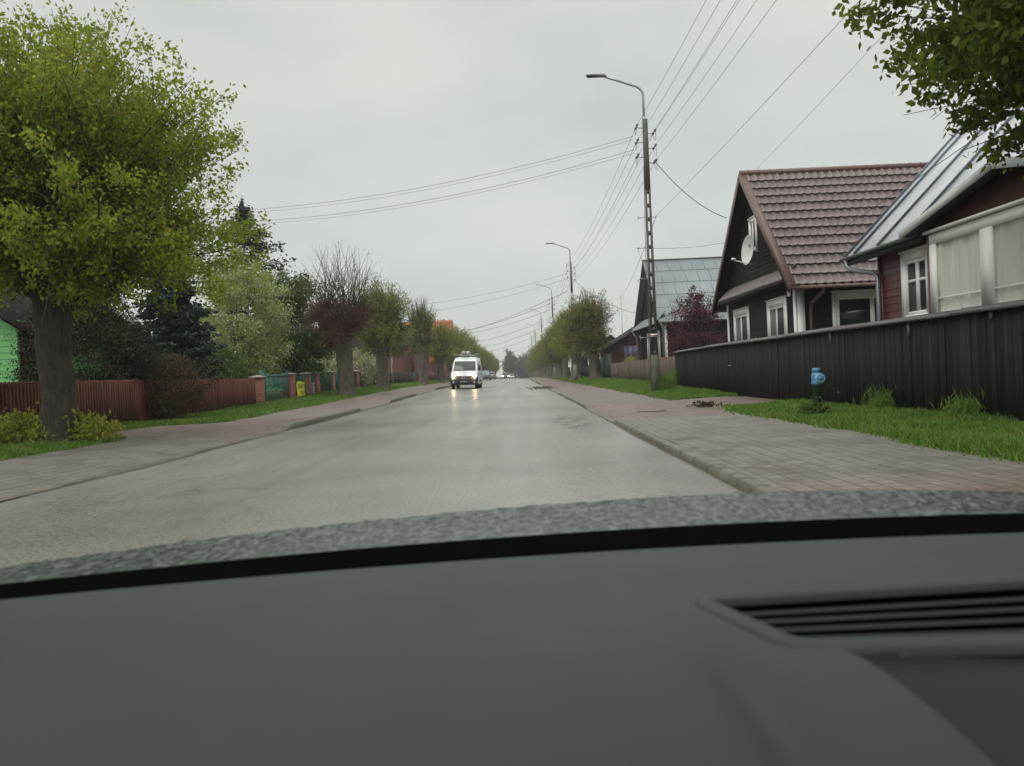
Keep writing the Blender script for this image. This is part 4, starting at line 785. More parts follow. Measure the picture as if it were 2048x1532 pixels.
# ------------------------------------------------------------------ street furniture
hy = empty('hydrant', 'blue-headed standpipe hydrant on the grass before the black fence', 'hydrant', (5.82, 15.0, .12))
MB().lathe([(.11,-.05),(.085,.02),(.075,.1),(.072,.62),(.085,.63),(.085,.66)], (0,0,0), 20).build('pipe', m_pipe, hy, smooth=True)
MB().lathe([(.0,.64),(.098,.64),(.106,.66),(.106,.70),(.098,.72),(.103,.78),(.098,.83),(.08,.87),(.05,.89),(0,.89)], (0,0,0), 24).build('head', m_blue, hy, smooth=True)
MB().lathe([(0,.885),(.07,.885),(.085,.90),(.085,.94),(.07,.96),(.03,.965),(0,.965)], (.0,0,0), 20).build('cap', m_blue, hy, smooth=True)
q = MB(); q.lathe([(0,.0),(.07,.0),(.085,.012),(.092,.03),(.092,.065),(.078,.078),(.07,.07),(.0,.066)], (.025,-.06,.765), 26, axis='y'); oc = q.build('outlet_cap', m_bluel, hy, smooth=True)
MB().lathe([(0,.066),(.054,.066),(.058,.074),(.054,.080),(0,.080)], (.025,-.06,.765), 22, axis='y').build('disc', m_blue, oc); MB().box((-.018,-.147,.758),(.068,-.139,.774)).build('bar', m_bluel, oc)
def lamp_pole(x, y, label, ztop, detail=True, s=1.):
    z0 = vz(x, y) ; o = empty('lamp_pole', label, 'lamp pole', (x, y, z0), 'concrete lamp poles'); H = ztop - z0
    p = MB(); w0, w1, d0, d1 = .155, .095, .11, .075
    def ww(z): return w0+(w1-w0)*z/H
    def dd(z): return d0+(d1-d0)*z/H
    # two flanges tied by webs with oblong openings, solid foot and head
    zs = 2.3; zt_ = H-2.9; n = 13
    def block(za, zb, xa, xb, dk=1.0, m=0):
        V = [(xa(za),-dd(za)*dk,za),(xb(za),-dd(za)*dk,za),(xb(za),dd(za)*dk,za),(xa(za),dd(za)*dk,za),(xa(zb),-dd(zb)*dk,zb),(xb(zb),-dd(zb)*dk,zb),(xb(zb),dd(zb)*dk,zb),(xa(zb),dd(zb)*dk,zb)]
        p.add(V, [(3,2,1,0),(4,5,6,7),(0,1,5,4),(1,2,6,5),(2,3,7,6),(3,0,4,7)], m)
    block(-.3, 1.6, lambda z: -ww(z)*1.2, lambda z: ww(z)*1.2, 1.1); block(zt_, H, lambda z: -ww(z), lambda z: ww(z))
    block(1.6, zt_, lambda z: -ww(z), lambda z: -ww(z)*.42); block(1.6, zt_, lambda z: ww(z)*.42, lambda z: ww(z))
    zz = np.linspace(1.6, zt_, n)
    for k in range(n-1): 
        L_ = zz[k+1]-zz[k]; a = zz[k] + (L_*.74 if k else 0); block(zz[k] if k == 0 else a, zz[k]+L_*.3 if k == 0 else zz[k+1], lambda z: -ww(z)*.5, lambda z: ww(z)*.5, .8)
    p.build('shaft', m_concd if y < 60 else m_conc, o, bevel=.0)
    b = MB(); b.tube([(-.03,0,H-.5),(-.03,0,H+.95),(-.05,0,H+1.12),(-.16,0,H+1.27),(-.3,0,H+1.36),(-.9,0,H+1.58),(-1.62,0,H+1.84)], .05, 10); b.tube([(-.03,0,H-.5),(-.03,0,H+.12)], .075, 10); b.build('bracket_arm', m_galv, o, smooth=True)
    l = MB(); l.prism([(-1.5,-.06,H+1.81),(-1.62,-.13,H+1.835),(-2.25,-.15,H+1.86),(-2.33,-.10,H+1.865),(-2.33,.10,H+1.865),(-2.25,.15,H+1.86),(-1.62,.13,H+1.835),(-1.5,.06,H+1.81)], (-.01,0,.075)); lm = l.build('lamp_head', m_galv, o, bevel=.015)
    MB().box((-2.27,-.12,H+1.835),(-1.66,.12,H+1.845)).build('lamp_glass', m_lampd, lm)
    MB().lathe([(0,.0),(.05,0),(.05,.05),(0,.055)], (-1.72,0,H+1.915), 10).build('sensor', m_galv, lm)
    for k, dz in enumerate((.35, .95, 1.55)):
        for sg in (-1, 1):
            i = MB(); zz_ = H-dz-(.25 if sg > 0 else 0); i.tube([(0,0,zz_),(sg*.26,0,zz_),(sg*.34,0,zz_+.06)], .016, 5)
            for e in (-1, 1): i.lathe([(.0,-.09),(.045,-.085),(.028,-.04),(.05,-.02),(.05,.02),(.028,.04),(.045,.085),(0,.09)], (sg*.36, e*.22, zz_+.06), 9, axis='y'); i.tube([(sg*.34,0,zz_+.06),(sg*.36,e*.3,zz_+.06)], .009, 4)
            # slack jumper loop
            t = np.linspace(0, 1, 9); i.tube(np.stack([sg*(.36+.05*np.sin(np.pi*t)), -.32+.64*t, zz_+.05-.34*np.sin(np.pi*t)], -1), .009, 4)
            i.build('insulator', m_porc, o)
    if detail:
        for zq in (7.4, 6.15): h_ = MB(); h_.tube([(-.42 if zq > 7 else -.5,0,zq-z0),(.30 if zq > 7 else .1,0,zq-z0)], .018, 6); h_.lathe([(0,-.04),(.035,-.03),(.035,.03),(0,.04)], (-.42 if zq > 7 else -.5,0,zq-z0), 8); h_.build('cable_hook', m_galv, o)
        for zq in (4.85, 2.42): 
            h_ = MB(); h_.tube([(-.1,0,zq-z0),(-.45,0,zq-z0+.05),(-.52,0,zq-z0+.02),(-.56,0,zq-z0-.08)], .018, 6); h_.build('cable_hook', m_galv, o)
        t = MB(); zq = 2.53-z0; t.box((-ww(zq)-.01,-.14,zq-.06),(ww(zq)+.01,-.115,zq+.06)); bd = t.build('marker_band', m_white, o); MB().box((-ww(zq)-.012,-.146,zq-.02),(ww(zq)+.012,-.142,zq+.02)).build('stripe', m_sid_rust, bd)
        MB().tube([(-.19,-.1,.2),(-.2,-.1,2.3),(-.22,-.1,4.7),(-.18,-.08,6.9),(-.12,0,H-1.9)], .012, 5).build('cable', m_wire, o)
    return o
PY = [31.8, 75.4, 114, 160, 207, 250]; PZ = [11.42, 11.85, 12.2, 12.3, 12.3, 12.2]; PX = [5.7, 5.7, 5.65, 5.5, 5.3, 5.2]
nm = ['nearest concrete lamp pole with oblong openings, standing before the weathered fence','second lamp pole, its top above the leaning lime by the green gate','third lamp pole rising out of the right-hand lime row','fourth lamp pole rising out of the right-hand lime row','fifth lamp pole, small above the right-hand limes','sixth and farthest lamp pole above the right-hand limes']
for k in range(6): lamp_pole(PX[k], PY[k], nm[k], PZ[k], k == 0)
PY = [-12.] + PY; PZ = [11.3] + PZ; PX = [5.6] + PX
def span(a, b, sag, label, group=None, r=.010, name='overhead_wire'):
    t = np.linspace(0, 1, 26)[:,None]; P = np.array(a)*(1-t) + np.array(b)*t; P[:,2] -= sag*4*(t*(1-t))[:,0]
    return MB().tube(P, r, 4).build(name, m_wire, label=label, cat='wire', group=group)
OFF = [(-.36,-.29),(.36,-.54),(-.36,-.89),(.36,-1.14),(-.36,-1.49),(.36,-1.74)]
sl_ = ['bare conductor running overhead from the nearest lamp pole towards the camera','bare conductor between the nearest and second lamp poles','bare conductor between the second and third lamp poles','bare conductor between the third and fourth lamp poles','bare conductor between the fourth and fifth lamp poles','bare conductor between the fifth and sixth lamp poles']
for k in range(6):
    for j, (dx, dz) in enumerate(OFF if k < 3 else OFF[:4]):
        span((PX[k]+dx, PY[k]+.3, PZ[k]+dz), (PX[k+1]+dx, PY[k+1]-.3, PZ[k+1]+dz), .55, sl_[k], f'conductors of pole span {"one two three four five six".split()[k]}', .0065 + .002*k)
span((5.2,31.8,10.75), (-14.5,40,10.3), .55, 'upper service wire crossing the street from the nearest lamp pole', None, .008); span((5.2,31.85,10.62), (-14.5,40.2,10.2), .55, 'thin wire just under the upper street-crossing wire', None, .006)
span((5.25,31.8,10.2), (-14.5,40,9.7), .6, 'lower service wire crossing the street from the nearest lamp pole', None, .008); span((5.25,31.85,10.08), (-14.5,40.2,9.6), .6, 'thin wire just under the lower street-crossing wire', None, .006)
span((6.0,31.8,9.75), (9.05,32.4,7.35), .35, 'sagging service cable from the nearest lamp pole to the maroon-roofed gable', None, .016)
span((5.3,75.4,10.7), (-13,86,9.2), .5, 'upper wire from the second lamp pole to the maroon barn side', None, .012); span((5.3,75.4,10.2), (-13,88,8.4), .5, 'lower wire from the second lamp pole to the maroon barn side', None, .012)
span((6.0,75.4,10.0), (10.4,64.5,5.7), .5, 'sagging cable from the second lamp pole to the tin-roofed house', None, .016)
span((5.3,75.4,9.0), (-12.5,120,7.0), .6, 'heavy cable from the second lamp pole to the maroon cottage', None, .022); span((5.3,114,10.3), (-12.5,141,8.4), .6, 'heavy cable from the third lamp pole to the orange-roofed house', None, .024)
for k, (a, b, lb) in enumerate([((5.2,114,11.2),(-12,128,8.2),'upper far wire from the third lamp pole across the street'),((5.1,160,11.5),(-11,168,8.0),'far wire from the fourth lamp pole across the street'),((5.1,160,10.2),(-11,185,7.2),'lower far wire from the fourth lamp pole across the street'),((5,207,10.8),(-10,215,7.2),'far wire from the fifth lamp pole across the street'),((4.9,250,10),(-10,262,6.6),'farthest wire crossing the street')]): span(a, b, .6, lb, None, .028)
span((6.1,-12,7.6), (6.02,31.8,7.45), .25, 'single telephone cable running low past the nearest lamp pole', None, .0065); span((6.02,31.8,7.45), (10.1,72,7.9), .3, 'telephone cable from the nearest lamp pole to the antenna mast', None, .010)
span((5.2,31.8,6.17), (9.2,33.2,6.45), .12, 'thin low cable from the nearest pole to the maroon-roofed house', None, .007); span((5.2,31.8,6.1), (10.4,55,6.2), .3, 'thin low cable from the nearest pole to the tin-roofed house', None, .007)
span((6.1,-10,8.6), (9.6,30.1,8.7), .3, 'wire passing above the maroon tile ridge towards the camera', None, .006); span((6.2,-6,7.2), (11.0,20.0,7.3), .2, 'wire crossing in front of the silver roof', None, .008); span((5.6,-12,6.6), (8.9,26.2,4.3), .35, 'low wire over the silver roof to the maroon-roofed house', None, .008)
# litter on the pavement
cl = MB()
for k in range(40):
    c = np.array([rng.normal()*.16, rng.normal()*.14, rng.uniform(.0,.09)]); s = rng.uniform(.03,.07); cl.leaves(c+rng.normal(size=(5,3))*s*.5, s*1.6, 0, dirn=np.array([0,0,.3]))
q = cl.build('leaf_clump', mat('dead_leaves', (.045,.036,.022), .9, .5, 9), label='dark clump of dead leaves on the red paving by the fence drive', cat='debris'); q.location = (5.0, 20.6, float(gz(5, 20.6))+.13)
cl = MB(); 
for k in range(130):
    a = rng.uniform(0, 2*np.pi); c = np.array([rng.normal()*.55, rng.normal()*2.2, .03]); d = np.array([math.cos(a)*.35, math.sin(a)*.6, .08]); cl.tube([c, c+d*.5+[0,0,.03], c+d], [.014,.010,.005], 4)
q = cl.build('twig_heap', mat('wet_twigs', (.075,.05,.03), .8, .4, 6), label='heap of broken twigs in the right gutter far ahead', cat='debris'); q.location = (1.85, 55.5, float(gz(1.85, 55.5))+.01)
cl = MB(); 
for k in range(6): c = np.array([k*.12-.3, rng.normal()*.05, .015]); cl.tube([c, c+[.12,rng.normal()*.05,.01]], .011, 5)
q = cl.build('fallen_branch', m_twig, label='thin fallen branch lying across the red paving near the kerb end', cat='debris'); q.location = (3.2, 18.9, .13)

# ------------------------------------------------------------------ vehicles
m_van = mat('van_white_paint', (.72,.74,.74), .28, .06, 1.2); m_blackp = mat('black_bumper_plastic', (.018,.018,.018), .5, .2, 6); m_tyre = mat('tyre_rubber', (.014,.014,.014), .8, .2, 8); m_rim = mat('wheel_rim', (.30,.31,.32), .35, .2, 8, metal=.7)
m_vglass = glassmat('vehicle_glass', amt=.12, body=(.05,.058,.058), rough=.06); m_chrome = mat('chrome', (.75,.76,.76), .12, .05, 5, metal=1.)
m_head = emit('headlight_lit', (1.0,.76,.42), 85.); m_lens = mat('lamp_lens', (.55,.57,.58), .12, .1, 8); m_tail = mat('tail_lamp', (.32,.02,.015), .2, .2, 8); m_plate = mat('plate_grey', (.20,.20,.20), .5, .4, 5)
def wheel(o, x, y, r, w=.22):
    t = MB(); t.lathe([(r*.62,-w/2),(r*.94,-w/2),(r,-w*.32),(r,w*.32),(r*.94,w/2),(r*.62,w/2)], (x,y,r), 24, axis='x'); ty = t.build('wheel', m_tyre, o, smooth=True)
    q = MB(); q.lathe([(0,-w*.35),(r*.3,-w*.4),(r*.6,-w*.30),(r*.64,-w*.45),(r*.64,w*.45),(r*.6,w*.30),(r*.3,w*.4),(0,w*.35)], (x,y,r), 20, axis='x'); q.build('rim', m_rim, ty, smooth=True)
def loft(secs):
    """secs: list of (y, [(halfwidth, z) ... from bottom to top centre])"""
    G = []
    for y, pr in secs: 
        pr = list(pr); G.append([(-w, y, z) for w, z in pr] + [(w, y, z) for w, z in pr[::-1]])
    return np.array(G, float)
van = empty('van', 'white high-roofed van with lit headlights coming towards the camera', 'van', (-4.05, 58.0, float(gz(-4.05, 58))+.0))
VS = [(-.02,.40,.92,.86,.93),(.10,.36,1.06,.96,1.0),(.35,.34,1.22,1.0,1.03),(.75,.34,1.40,1.0,1.04),(1.05,.34,1.80,.96,1.04),(1.38,.34,2.20,.91,1.04),(1.75,.34,2.40,.87,1.04),(2.5,.34,2.48,.86,1.04),(5.3,.34,2.48,.86,1.04),(5.5,.36,2.42,.84,1.02)]
secs = []
for y, zb, zt2, wt, wm in VS:
    zm = min(1.15, zt2-.12); secs.append((y, [(wm*.93, zb), (wm, zb+.14), (wm, zm), ((wm+wt*2)/3*1.0, zm+(zt2-zm)*.72), (wt*.96, zt2-.05*(zt2 > 1.5)), (wt*.6, zt2), (0, zt2+.01)]))
G = loft(secs); b = MB(); b.grid(G); b.poly(G[0][::-1]); b.poly(G[-1]); b.build('body', m_van, van, smooth=False, bevel=.02)
# windscreen follows the slope between bonnet and roof
ws = MB(); ws.prism([(-.84,.80,1.42),(.84,.80,1.42),(.80,1.29,2.06),(.74,1.335,2.11),(-.74,1.335,2.11),(-.80,1.29,2.06)], (0,-.035,.028)); wso = ws.build('windscreen', m_vglass, van, bevel=.008)
MB().prism([(-.88,.755,1.375),(.88,.755,1.375),(.86,.80,1.43),(-.86,.80,1.43)], (0,-.03,.028)).build('wiper_cowl', m_blackp, van)
bm = MB(); bm.prism([(-1.02,.3,.32),(-1.04,.05,.36),(-.9,-.10,.36),(.9,-.10,.36),(1.04,.05,.36),(1.02,.3,.32)], (0,0,.30)); bm.prism([(-1.05,.45,.62),(-1.04,.06,.62),(-.86,-.07,.62),(-.42,-.09,.62),(-.55,-.05,.80),(-.92,-.01,.86),(-1.06,.12,.90)], (0,.0,.02)); bm.prism([(1.05,.45,.62),(1.06,.12,.90),(.92,-.01,.86),(.55,-.05,.80),(.42,-.09,.62),(.86,-.07,.62),(1.04,.06,.62)], (0,.0,.02)); bm.box((-.98,-.06,.6),(.98,.12,.72)); bm.build('bumper', m_blackp, van, bevel=.015)
gr = MB(); gr.prism([(-.62,-.055,1.00),(.62,-.055,1.00),(.50,-.075,.68),(-.50,-.075,.68)][::-1], (0,.04,0)); gro = gr.build('grille', m_blackp, van)
for k, z in enumerate((.76, .84)): MB().box((-.52,-.086,z),(.52,-.074,z+.014)).build('grille_bar', m_chrome, gro)
bd = MB(); 
for a, b2 in (((0,.16),(.105,0)),((.105,0),(0,-.16)),((0,-.16),(-.105,0)),((-.105,0),(0,.16))): bd.bar((a[0],-.105,.97+a[1]),(b2[0],-.105,.97+b2[1]),.03,.045,up=(0,1,0))
bd.build('badge', m_chrome, van)
for sg in (-1, 1):
    h = MB(); h.prism([(sg*.60,-.035,.90),(sg*.90,.0,.93),(sg*1.0,.10,1.02),(sg*1.005,.32,1.25),(sg*.93,.13,1.17),(sg*.75,.0,1.04)], (0,-.03,.0)); ho = h.build('headlight', m_lens, van)
    MB().lathe([(0,.05),(.075,.05),(.095,.02),(.095,-.02)], (sg*.81,-.02,.985), 16, axis='y').build('bulb', m_head, ho)
    f = MB(); f.lathe([(0,.02),(.07,.02),(.08,-.02)], (sg*.80,-.10,.52), 14, axis='y'); f.build('fog_lamp', m_lens, van)
    mi = MB(); mi.box((sg*1.10-.09,.78,1.42),(sg*1.10+.11 if sg > 0 else sg*1.10+.09,.92,1.80) if sg > 0 else (sg*1.10+.09,.92,1.80)); mi.bar((sg*.98,.9,1.5),(sg*1.1,.85,1.52),.08,.06); mi.build('mirror', m_blackp, van, bevel=.03)
    sw = MB(); sw.prism([(sg*1.035,1.15,1.45),(sg*1.035,1.95,1.42),(sg*.985,1.95,2.0),(sg*.99,1.45,1.98)], (sg*.012,0,0)); sw.build('side_window', m_vglass, van)
    for y in (.95, 4.45): wheel(van, sg*.90, y, .34, .24)
    MB().box((sg*1.045-.01,1.9,.55),(sg*1.045+.01,4.0,.68)).build('side_moulding', m_blackp, van)
MB().box((-.26,-.135,.50),(.26,-.115,.62)).build('number_plate', m_plate, van)
rk = MB()
for y in (1.9, 2.9, 3.9, 4.9): rk.box((-.98,y-.03,2.60),(.98,y+.03,2.66)); 
for sg in (-1,1): rk.bar((sg*.96,1.8,2.66),(sg*.96,5.1,2.66),.05,.07); rk.bar((sg*.86,1.9,2.44),(sg*.95,1.9,2.62),.04,.04); rk.bar((sg*.86,4.9,2.44),(sg*.95,4.9,2.62),.04,.04); rk.box((sg*.86-.14,1.86,2.66),(sg*.86+.14,1.90,2.72))
rk.build('roof_rack', m_galv, van)
ld = empty('load_cover', 'grey rounded bundle strapped on the white van roof rack', 'load', (-4.0, 60.6, float(gz(-4,58))+2.67)); q = MB(); q.lathe([(0,-.9),(.10,-.85),(.19,-.5),(.2,.6),(.1,.9),(0,.92)], (-.1,0,.1), 14, axis='y'); q.build('bundle', m_capc, ld, smooth=True); q = MB(); q.lathe([(0,-.5),(.2,-.45),(.22,.5),(0,.55)], (.22,.1,.08), 12, axis='y'); q.build('bundle', m_galv, ld, smooth=True)
van.rotation_euler = (0, R(1.6), R(-1.5))
def car(label, x, y, paint, face_us, h=1.48, w=.88, lit=False, tall=0, L_=4.3):
    o = empty('parked_car' if not lit else 'car', label, 'car', (x, y, float(gz(x, y)))); H = h
    S = [(0,.30,.62,.80),(.12,.24,.80,.86),(.9,.22,.92,1.),(1.15,.22,.95,1.),(1.9,.22,H-.04,1.),(2.6,.22,H,1.),(3.5,.22,H-.06-.0,1.),(4.0,.24,.98+tall*.3,.98),(4.22,.28,.92,.92),(4.3,.34,.86,.86)]
    secs = []
    for yy, zb, zt2, f in S:
        zm = min(.78, zt2-.06); wt = w*f*(.74 if zt2 > 1.1 else .92); secs.append((yy*L_/4.3, [(w*f*.9, zb), (w*f, zb+.16), (w*f, zm), (w*f*.95, min(.93, zt2-.03)), (wt, zt2-.05*(zt2 > 1.1)), (wt*.6, zt2), (0, zt2)]))
    G = loft(secs); b = MB(); b.grid(G); b.poly(G[0][::-1]); b.poly(G[-1]); b.build('body', paint, o, bevel=.02)
    k = L_/4.3; g = MB(); g.prism([(-w*.86,1.16*k,.955),(w*.86,1.16*k,.955),(w*.68,1.86*k,H-.09),(-w*.68,1.86*k,H-.09)], (0,-.03,.03)); g.build('windscreen', m_vglass, o)
    g = MB(); g.prism([(w*.84,4.0*k,1.0),(-w*.84,4.0*k,1.0),(-w*.68,3.55*k,H-.12),(w*.68,3.55*k,H-.12)], (0,.035,.02)); g.build('rear_window', m_vglass, o)
    for sg in (-1, 1):
        g = MB(); g.prism([(sg*w*.955,1.4*k,.95),(sg*w*.955,3.75*k,.96),(sg*w*.76,3.4*k,H-.12),(sg*w*.76,2.0*k,H-.12)], (sg*.012,0,.0)); g.build('side_window', m_vglass, o)
        for yy in (.85*k, 3.4*k): wheel(o, sg*(w-.1), yy, .31, .2)
        g = MB(); g.box((sg*w*.72-.13,-.03,.60),(sg*w*.72+.13,.12,.74)); hl = g.build('headlight', m_lens, o, bevel=.02)
        if lit: MB().lathe([(0,.05),(.09,.05),(.10,.0)], (sg*w*.72,-.01,.67), 12, axis='y').build('bulb', m_head, hl)
        g = MB(); g.box((sg*w*.78-.11,4.16*k,.68),(sg*w*.78+.11,4.32*k,.88)); g.build('tail_light', m_tail, o, bevel=.02)
    MB().box((-.85*w,4.28*k,.32),(.85*w,4.36*k,.52)).build('rear_bumper', m_blackp, o); MB().box((-.26,4.33*k,.60),(.26,4.35*k,.71)).build('number_plate', m_plate, o); MB().box((-.8*w,-.04,.30),(.8*w,.06,.46)).build('front_bumper', m_blackp, o)
    if not face_us: o.rotation_euler.z = math.pi; o.location.y += L_
    return o
car('silver hatchback parked on the left beyond the white van', -5.05, 146, mat('silver_paint', (.46,.48,.48), .3, .08, 2, metal=.3), False)
car('grey-blue estate car parked right behind the white van', -5.3, 127, mat('grey_blue_paint', (.19,.25,.27), .3, .1, 2, metal=.3), False, 1.62, .9, tall=1)
car('oncoming car with bright headlights near the crest of the road', -2.75, 182, mat('dark_grey_paint', (.16,.17,.17), .3, .1, 2), True, 1.5, .9, True)
car('pale car following beyond the crest of the road', -1.75, 236, mat('pale_paint', (.62,.63,.62), .3, .08, 2), True, 1.6, .9, False)

# ------------------------------------------------------------------ the car the picture is taken from
XC = .31
m_dash = mat('dashboard_plastic', (.040,.0450,.0435), .58, .08, 2.5, bsc=650, bst=.12, spec=.20); m_dash2 = mat('dark_screen_hood', (.022,.0255,.0265), .6, .1, 3, spec=.1); m_trimk = mat('black_gasket', (.003,.003,.003), .9, .2, 6, spec=.0); m_head2 = mat('headliner', (.07,.068,.066), .95, .08, 4)
m_ventk = mat('vent_slat_plastic', (.022,.0225,.0225), .6, .15, 8, spec=.08); m_body = mat('grey_car_paint', (.20,.215,.22), .3, .1, 3, metal=.4)
own = empty('car', 'interior of the car the street is seen from, grey dashboard and centre vent', 'car', (XC, -.3, 0))
def ye(x): return .734 - .16*(np.asarray(x)-XC)**2
xs = np.concatenate([np.linspace(-.46, .10, 60), np.linspace(.1025, .52, 440), np.linspace(.53, 1.08, 50)])
fr_ = np.linspace(0, 1, 420)
XX, TT = np.meshgrid(xs, fr_); YY = .12 + (ye(XX)-.12)*TT
def dash_z(x, y):
    z = 1.08 - 1.5*np.clip(.47-y, 0, 1)**2
    z = z - .004*sm(-.012, .0, y-ye(x))                                   # rounded front lip
    foot = .115 + .02*sm(.46, .30, y); z = z - .0085*np.exp(-((x-foot)/.018)**2)*sm(.475, .41, y) + .007*sm(foot+.0, .20, x)*sm(.47, .42, y)*(1-sm(.42,.5,x))
    edge = .181 + .28*(.457-y); z = z - .012*sm(edge-.006, edge+.010, x)*sm(.450, .440, y)*(1-sm(.60-edge-.03, .60-edge-.01, x)*0)
    return z
# centre vent opening: trapezium in plan
V_A = (.1317,.561); V_B = (.1747,.4745); V_T = .561 ; V_R = .47
def vtop(x): return .5665 + .083*(np.asarray(x)-.1317) - .16*np.clip(x-.33, 0, 1)**2
def vbot(x): return .4560 - .055*(np.asarray(x)-.1747)
def inside(x, y): 
    left = .1215 + (.5507-y)*.375; right = .62 - left
    return (y < vtop(x)) & (y > vbot(x)) & (x > left) & (x < right)
ZZ = dash_z(XX, YY)
def vdist(x, y):
    left = .1215 + (.5507-y)*.375; right = .62-left
    return np.minimum(np.minimum(vtop(x)-y, y-vbot(x)), np.minimum((x-left)*.9, (right-x)*.9))
D = vdist(XX, YY)
G = np.stack([XX, YY, ZZ], -1)
dm = MB(); dm.grid(G)
mi = np.zeros(((len(fr_)-1)*(len(xs)-1),), int); cx = .25*(D[1:,1:]+D[:-1,1:]+D[1:,:-1]+D[:-1,:-1]); mi[(cx > .006).ravel()] = 9
edge = .181 + .28*(.457-YY); scr = ((XX > edge+.001) & (YY < .446) & (XX < .62-edge))[1:,1:]; mi[scr.ravel()] = 1
f0 = dm.F[0][0]; dm.F = [(f0[mi == k], k) for k in (0,1)]
dash = dm.build('dashboard', [m_dash, m_dash2], own, smooth=True)
MB().add(np.concatenate([G[0], G[0]-[0,-.0,.35]]), [(i, i+1, len(xs)+i+1, len(xs)+i) for i in range(len(xs)-1)]).build('dashboard_face', m_dash, own)
# centre vent: moulded frame, dark well and four slats
TL, BL = np.array([.1325,.5480]), np.array([.1640,.4640]); TR, BR = np.array([.62-TL[0],.5700]), np.array([.62-BL[0],.4500])
cor = [BL, BR, TR, TL]; out = []
for k in range(4):
    p0, p1, p2 = cor[k-1], cor[k], cor[(k+1) % 4]; a = (p0-p1)/np.linalg.norm(p0-p1); b = (p2-p1)/np.linalg.norm(p2-p1); rr = .010
    for t in np.linspace(0, 1, 7): out.append((1-t)**2*(p1+a*rr) + 2*t*(1-t)*p1 + t*t*(p1+b*rr))
    for t in np.linspace(0, 1, 14)[1:-1]: out.append((p1+b*rr)*(1-t) + (p2-b*rr)*t)
out = np.array(out); tg_ = np.roll(out,-1,0)-np.roll(out,1,0); tg_ /= np.linalg.norm(tg_,axis=1)[:,None]; nr = np.stack([tg_[:,1], -tg_[:,0]], -1)
rings = [np.c_[out+nr*d, 1.08+np.full(len(out), h) - 1.5*np.clip(.47-(out+nr*d)[:,1], 0, 1)**2] for d, h in ((.0165,-.004),(.015,.0012),(.0125,.0024),(.007,.0030),(.002,.0026),(.0,.0005),(-.0004,-.004))]
vg = np.array([np.vstack([r, r[:1]]) for r in rings]); vf = MB().grid(vg).build('vent_frame', m_dash, own, smooth=True)
wl = MB(); wr = [np.c_[out-nr*.0003, np.full(len(out), 1.0765)], np.c_[out-nr*.0003, np.full(len(out), 1.045)]]; wl.grid(np.array([np.vstack([r, r[:1]]) for r in wr])); wl.poly(wr[1]); wl.build('vent_well', m_trimk, vf)
for k in range(4):
    f = (k+1)/5; n = 40; e0 = TL*(1-f)+BL*f; e1 = TR*(1-f)+BR*f; t = np.linspace(0,1,n)[:,None]; bs = np.c_[e0*(1-t)+e1*t, np.full(n, 1.08)]
    dp = np.array([(0,-.0028,-.0046),(0,.0028,-.0036),(0,.0028,-.0056),(0,-.0028,-.0066),(0,-.0028,-.0046)]); MB().grid(np.stack([bs+q for q in dp], 0)).build('vent_slat', m_ventk, vf)
# black gasket at the foot of the windscreen and the wet cowl lip outside it
xg = np.linspace(-.60, 1.22, 700)
def strip(offs, zf, m, name, bumpf=None, smooth=True):
    rows = []
    for k, o_ in enumerate(offs): y = ye(xg)+o_; z = zf(xg, o_); rows.append(np.stack([xg, y, z], -1))
    G = np.array(rows); 
    if bumpf is not None: G[:,:,2] += bumpf
    return MB().grid(G).build(name, m, own, smooth=smooth)
strip([.0005,.004,.02,.06,.10,.112], lambda x, o_: 1.078 - .004*(o_ > .001) - .006*np.clip((x-XC)/.8,-1,1)**2*(o_/.1), m_trimk, 'windscreen_gasket')
rgc = np.random.default_rng(5); offs = np.linspace(.098, .27, 46)
def cz_(x, o_):
    t = (o_-.098)/(.152); c = 1.083 - np.where(x < .27, .0205, .05)*((x-.27)/.75)**2; b0 = 1.071 - .006*((x-XC)/.8)**2
    t = np.clip(t, 0, 2); return b0 + (c-b0)*np.minimum(t,1)**1.2 - .25*np.clip(o_-.252, 0, 1)
Bp = rgc.normal(size=(len(offs), len(xg)))
for _ in range(2): Bp = (Bp + np.roll(Bp,1,1) + np.roll(Bp,-1,1) + np.roll(Bp,1,0)*.6 + np.roll(Bp,-1,0)*.6)/4.2
Bp = Bp/Bp.std()
m_cowl, nt, b = newmat('wet_cowl'); v = objco(nt, (1, .6, 1)); n1 = noise(nt, v, 120, 4, .7); n2 = noise(nt, v, 46, 3, .6)
rp = ramp(nt, [(.36,(.008,.010,.010)),(.5,(.038,.047,.044)),(.68,(.12,.135,.13))]); L(nt, n1, rp.inputs['Fac']); L(nt, rp.outputs['Color'], b.inputs['Base Color']); b.inputs['Roughness'].default_value = .30; b.inputs['Specular IOR Level'].default_value = .35; bump(nt, b, n2, .8, .006)
strip(offs, cz_, m_cowl, 'wet_cowl', Bp*.0008*np.linspace(.3,1,len(offs))[:,None])
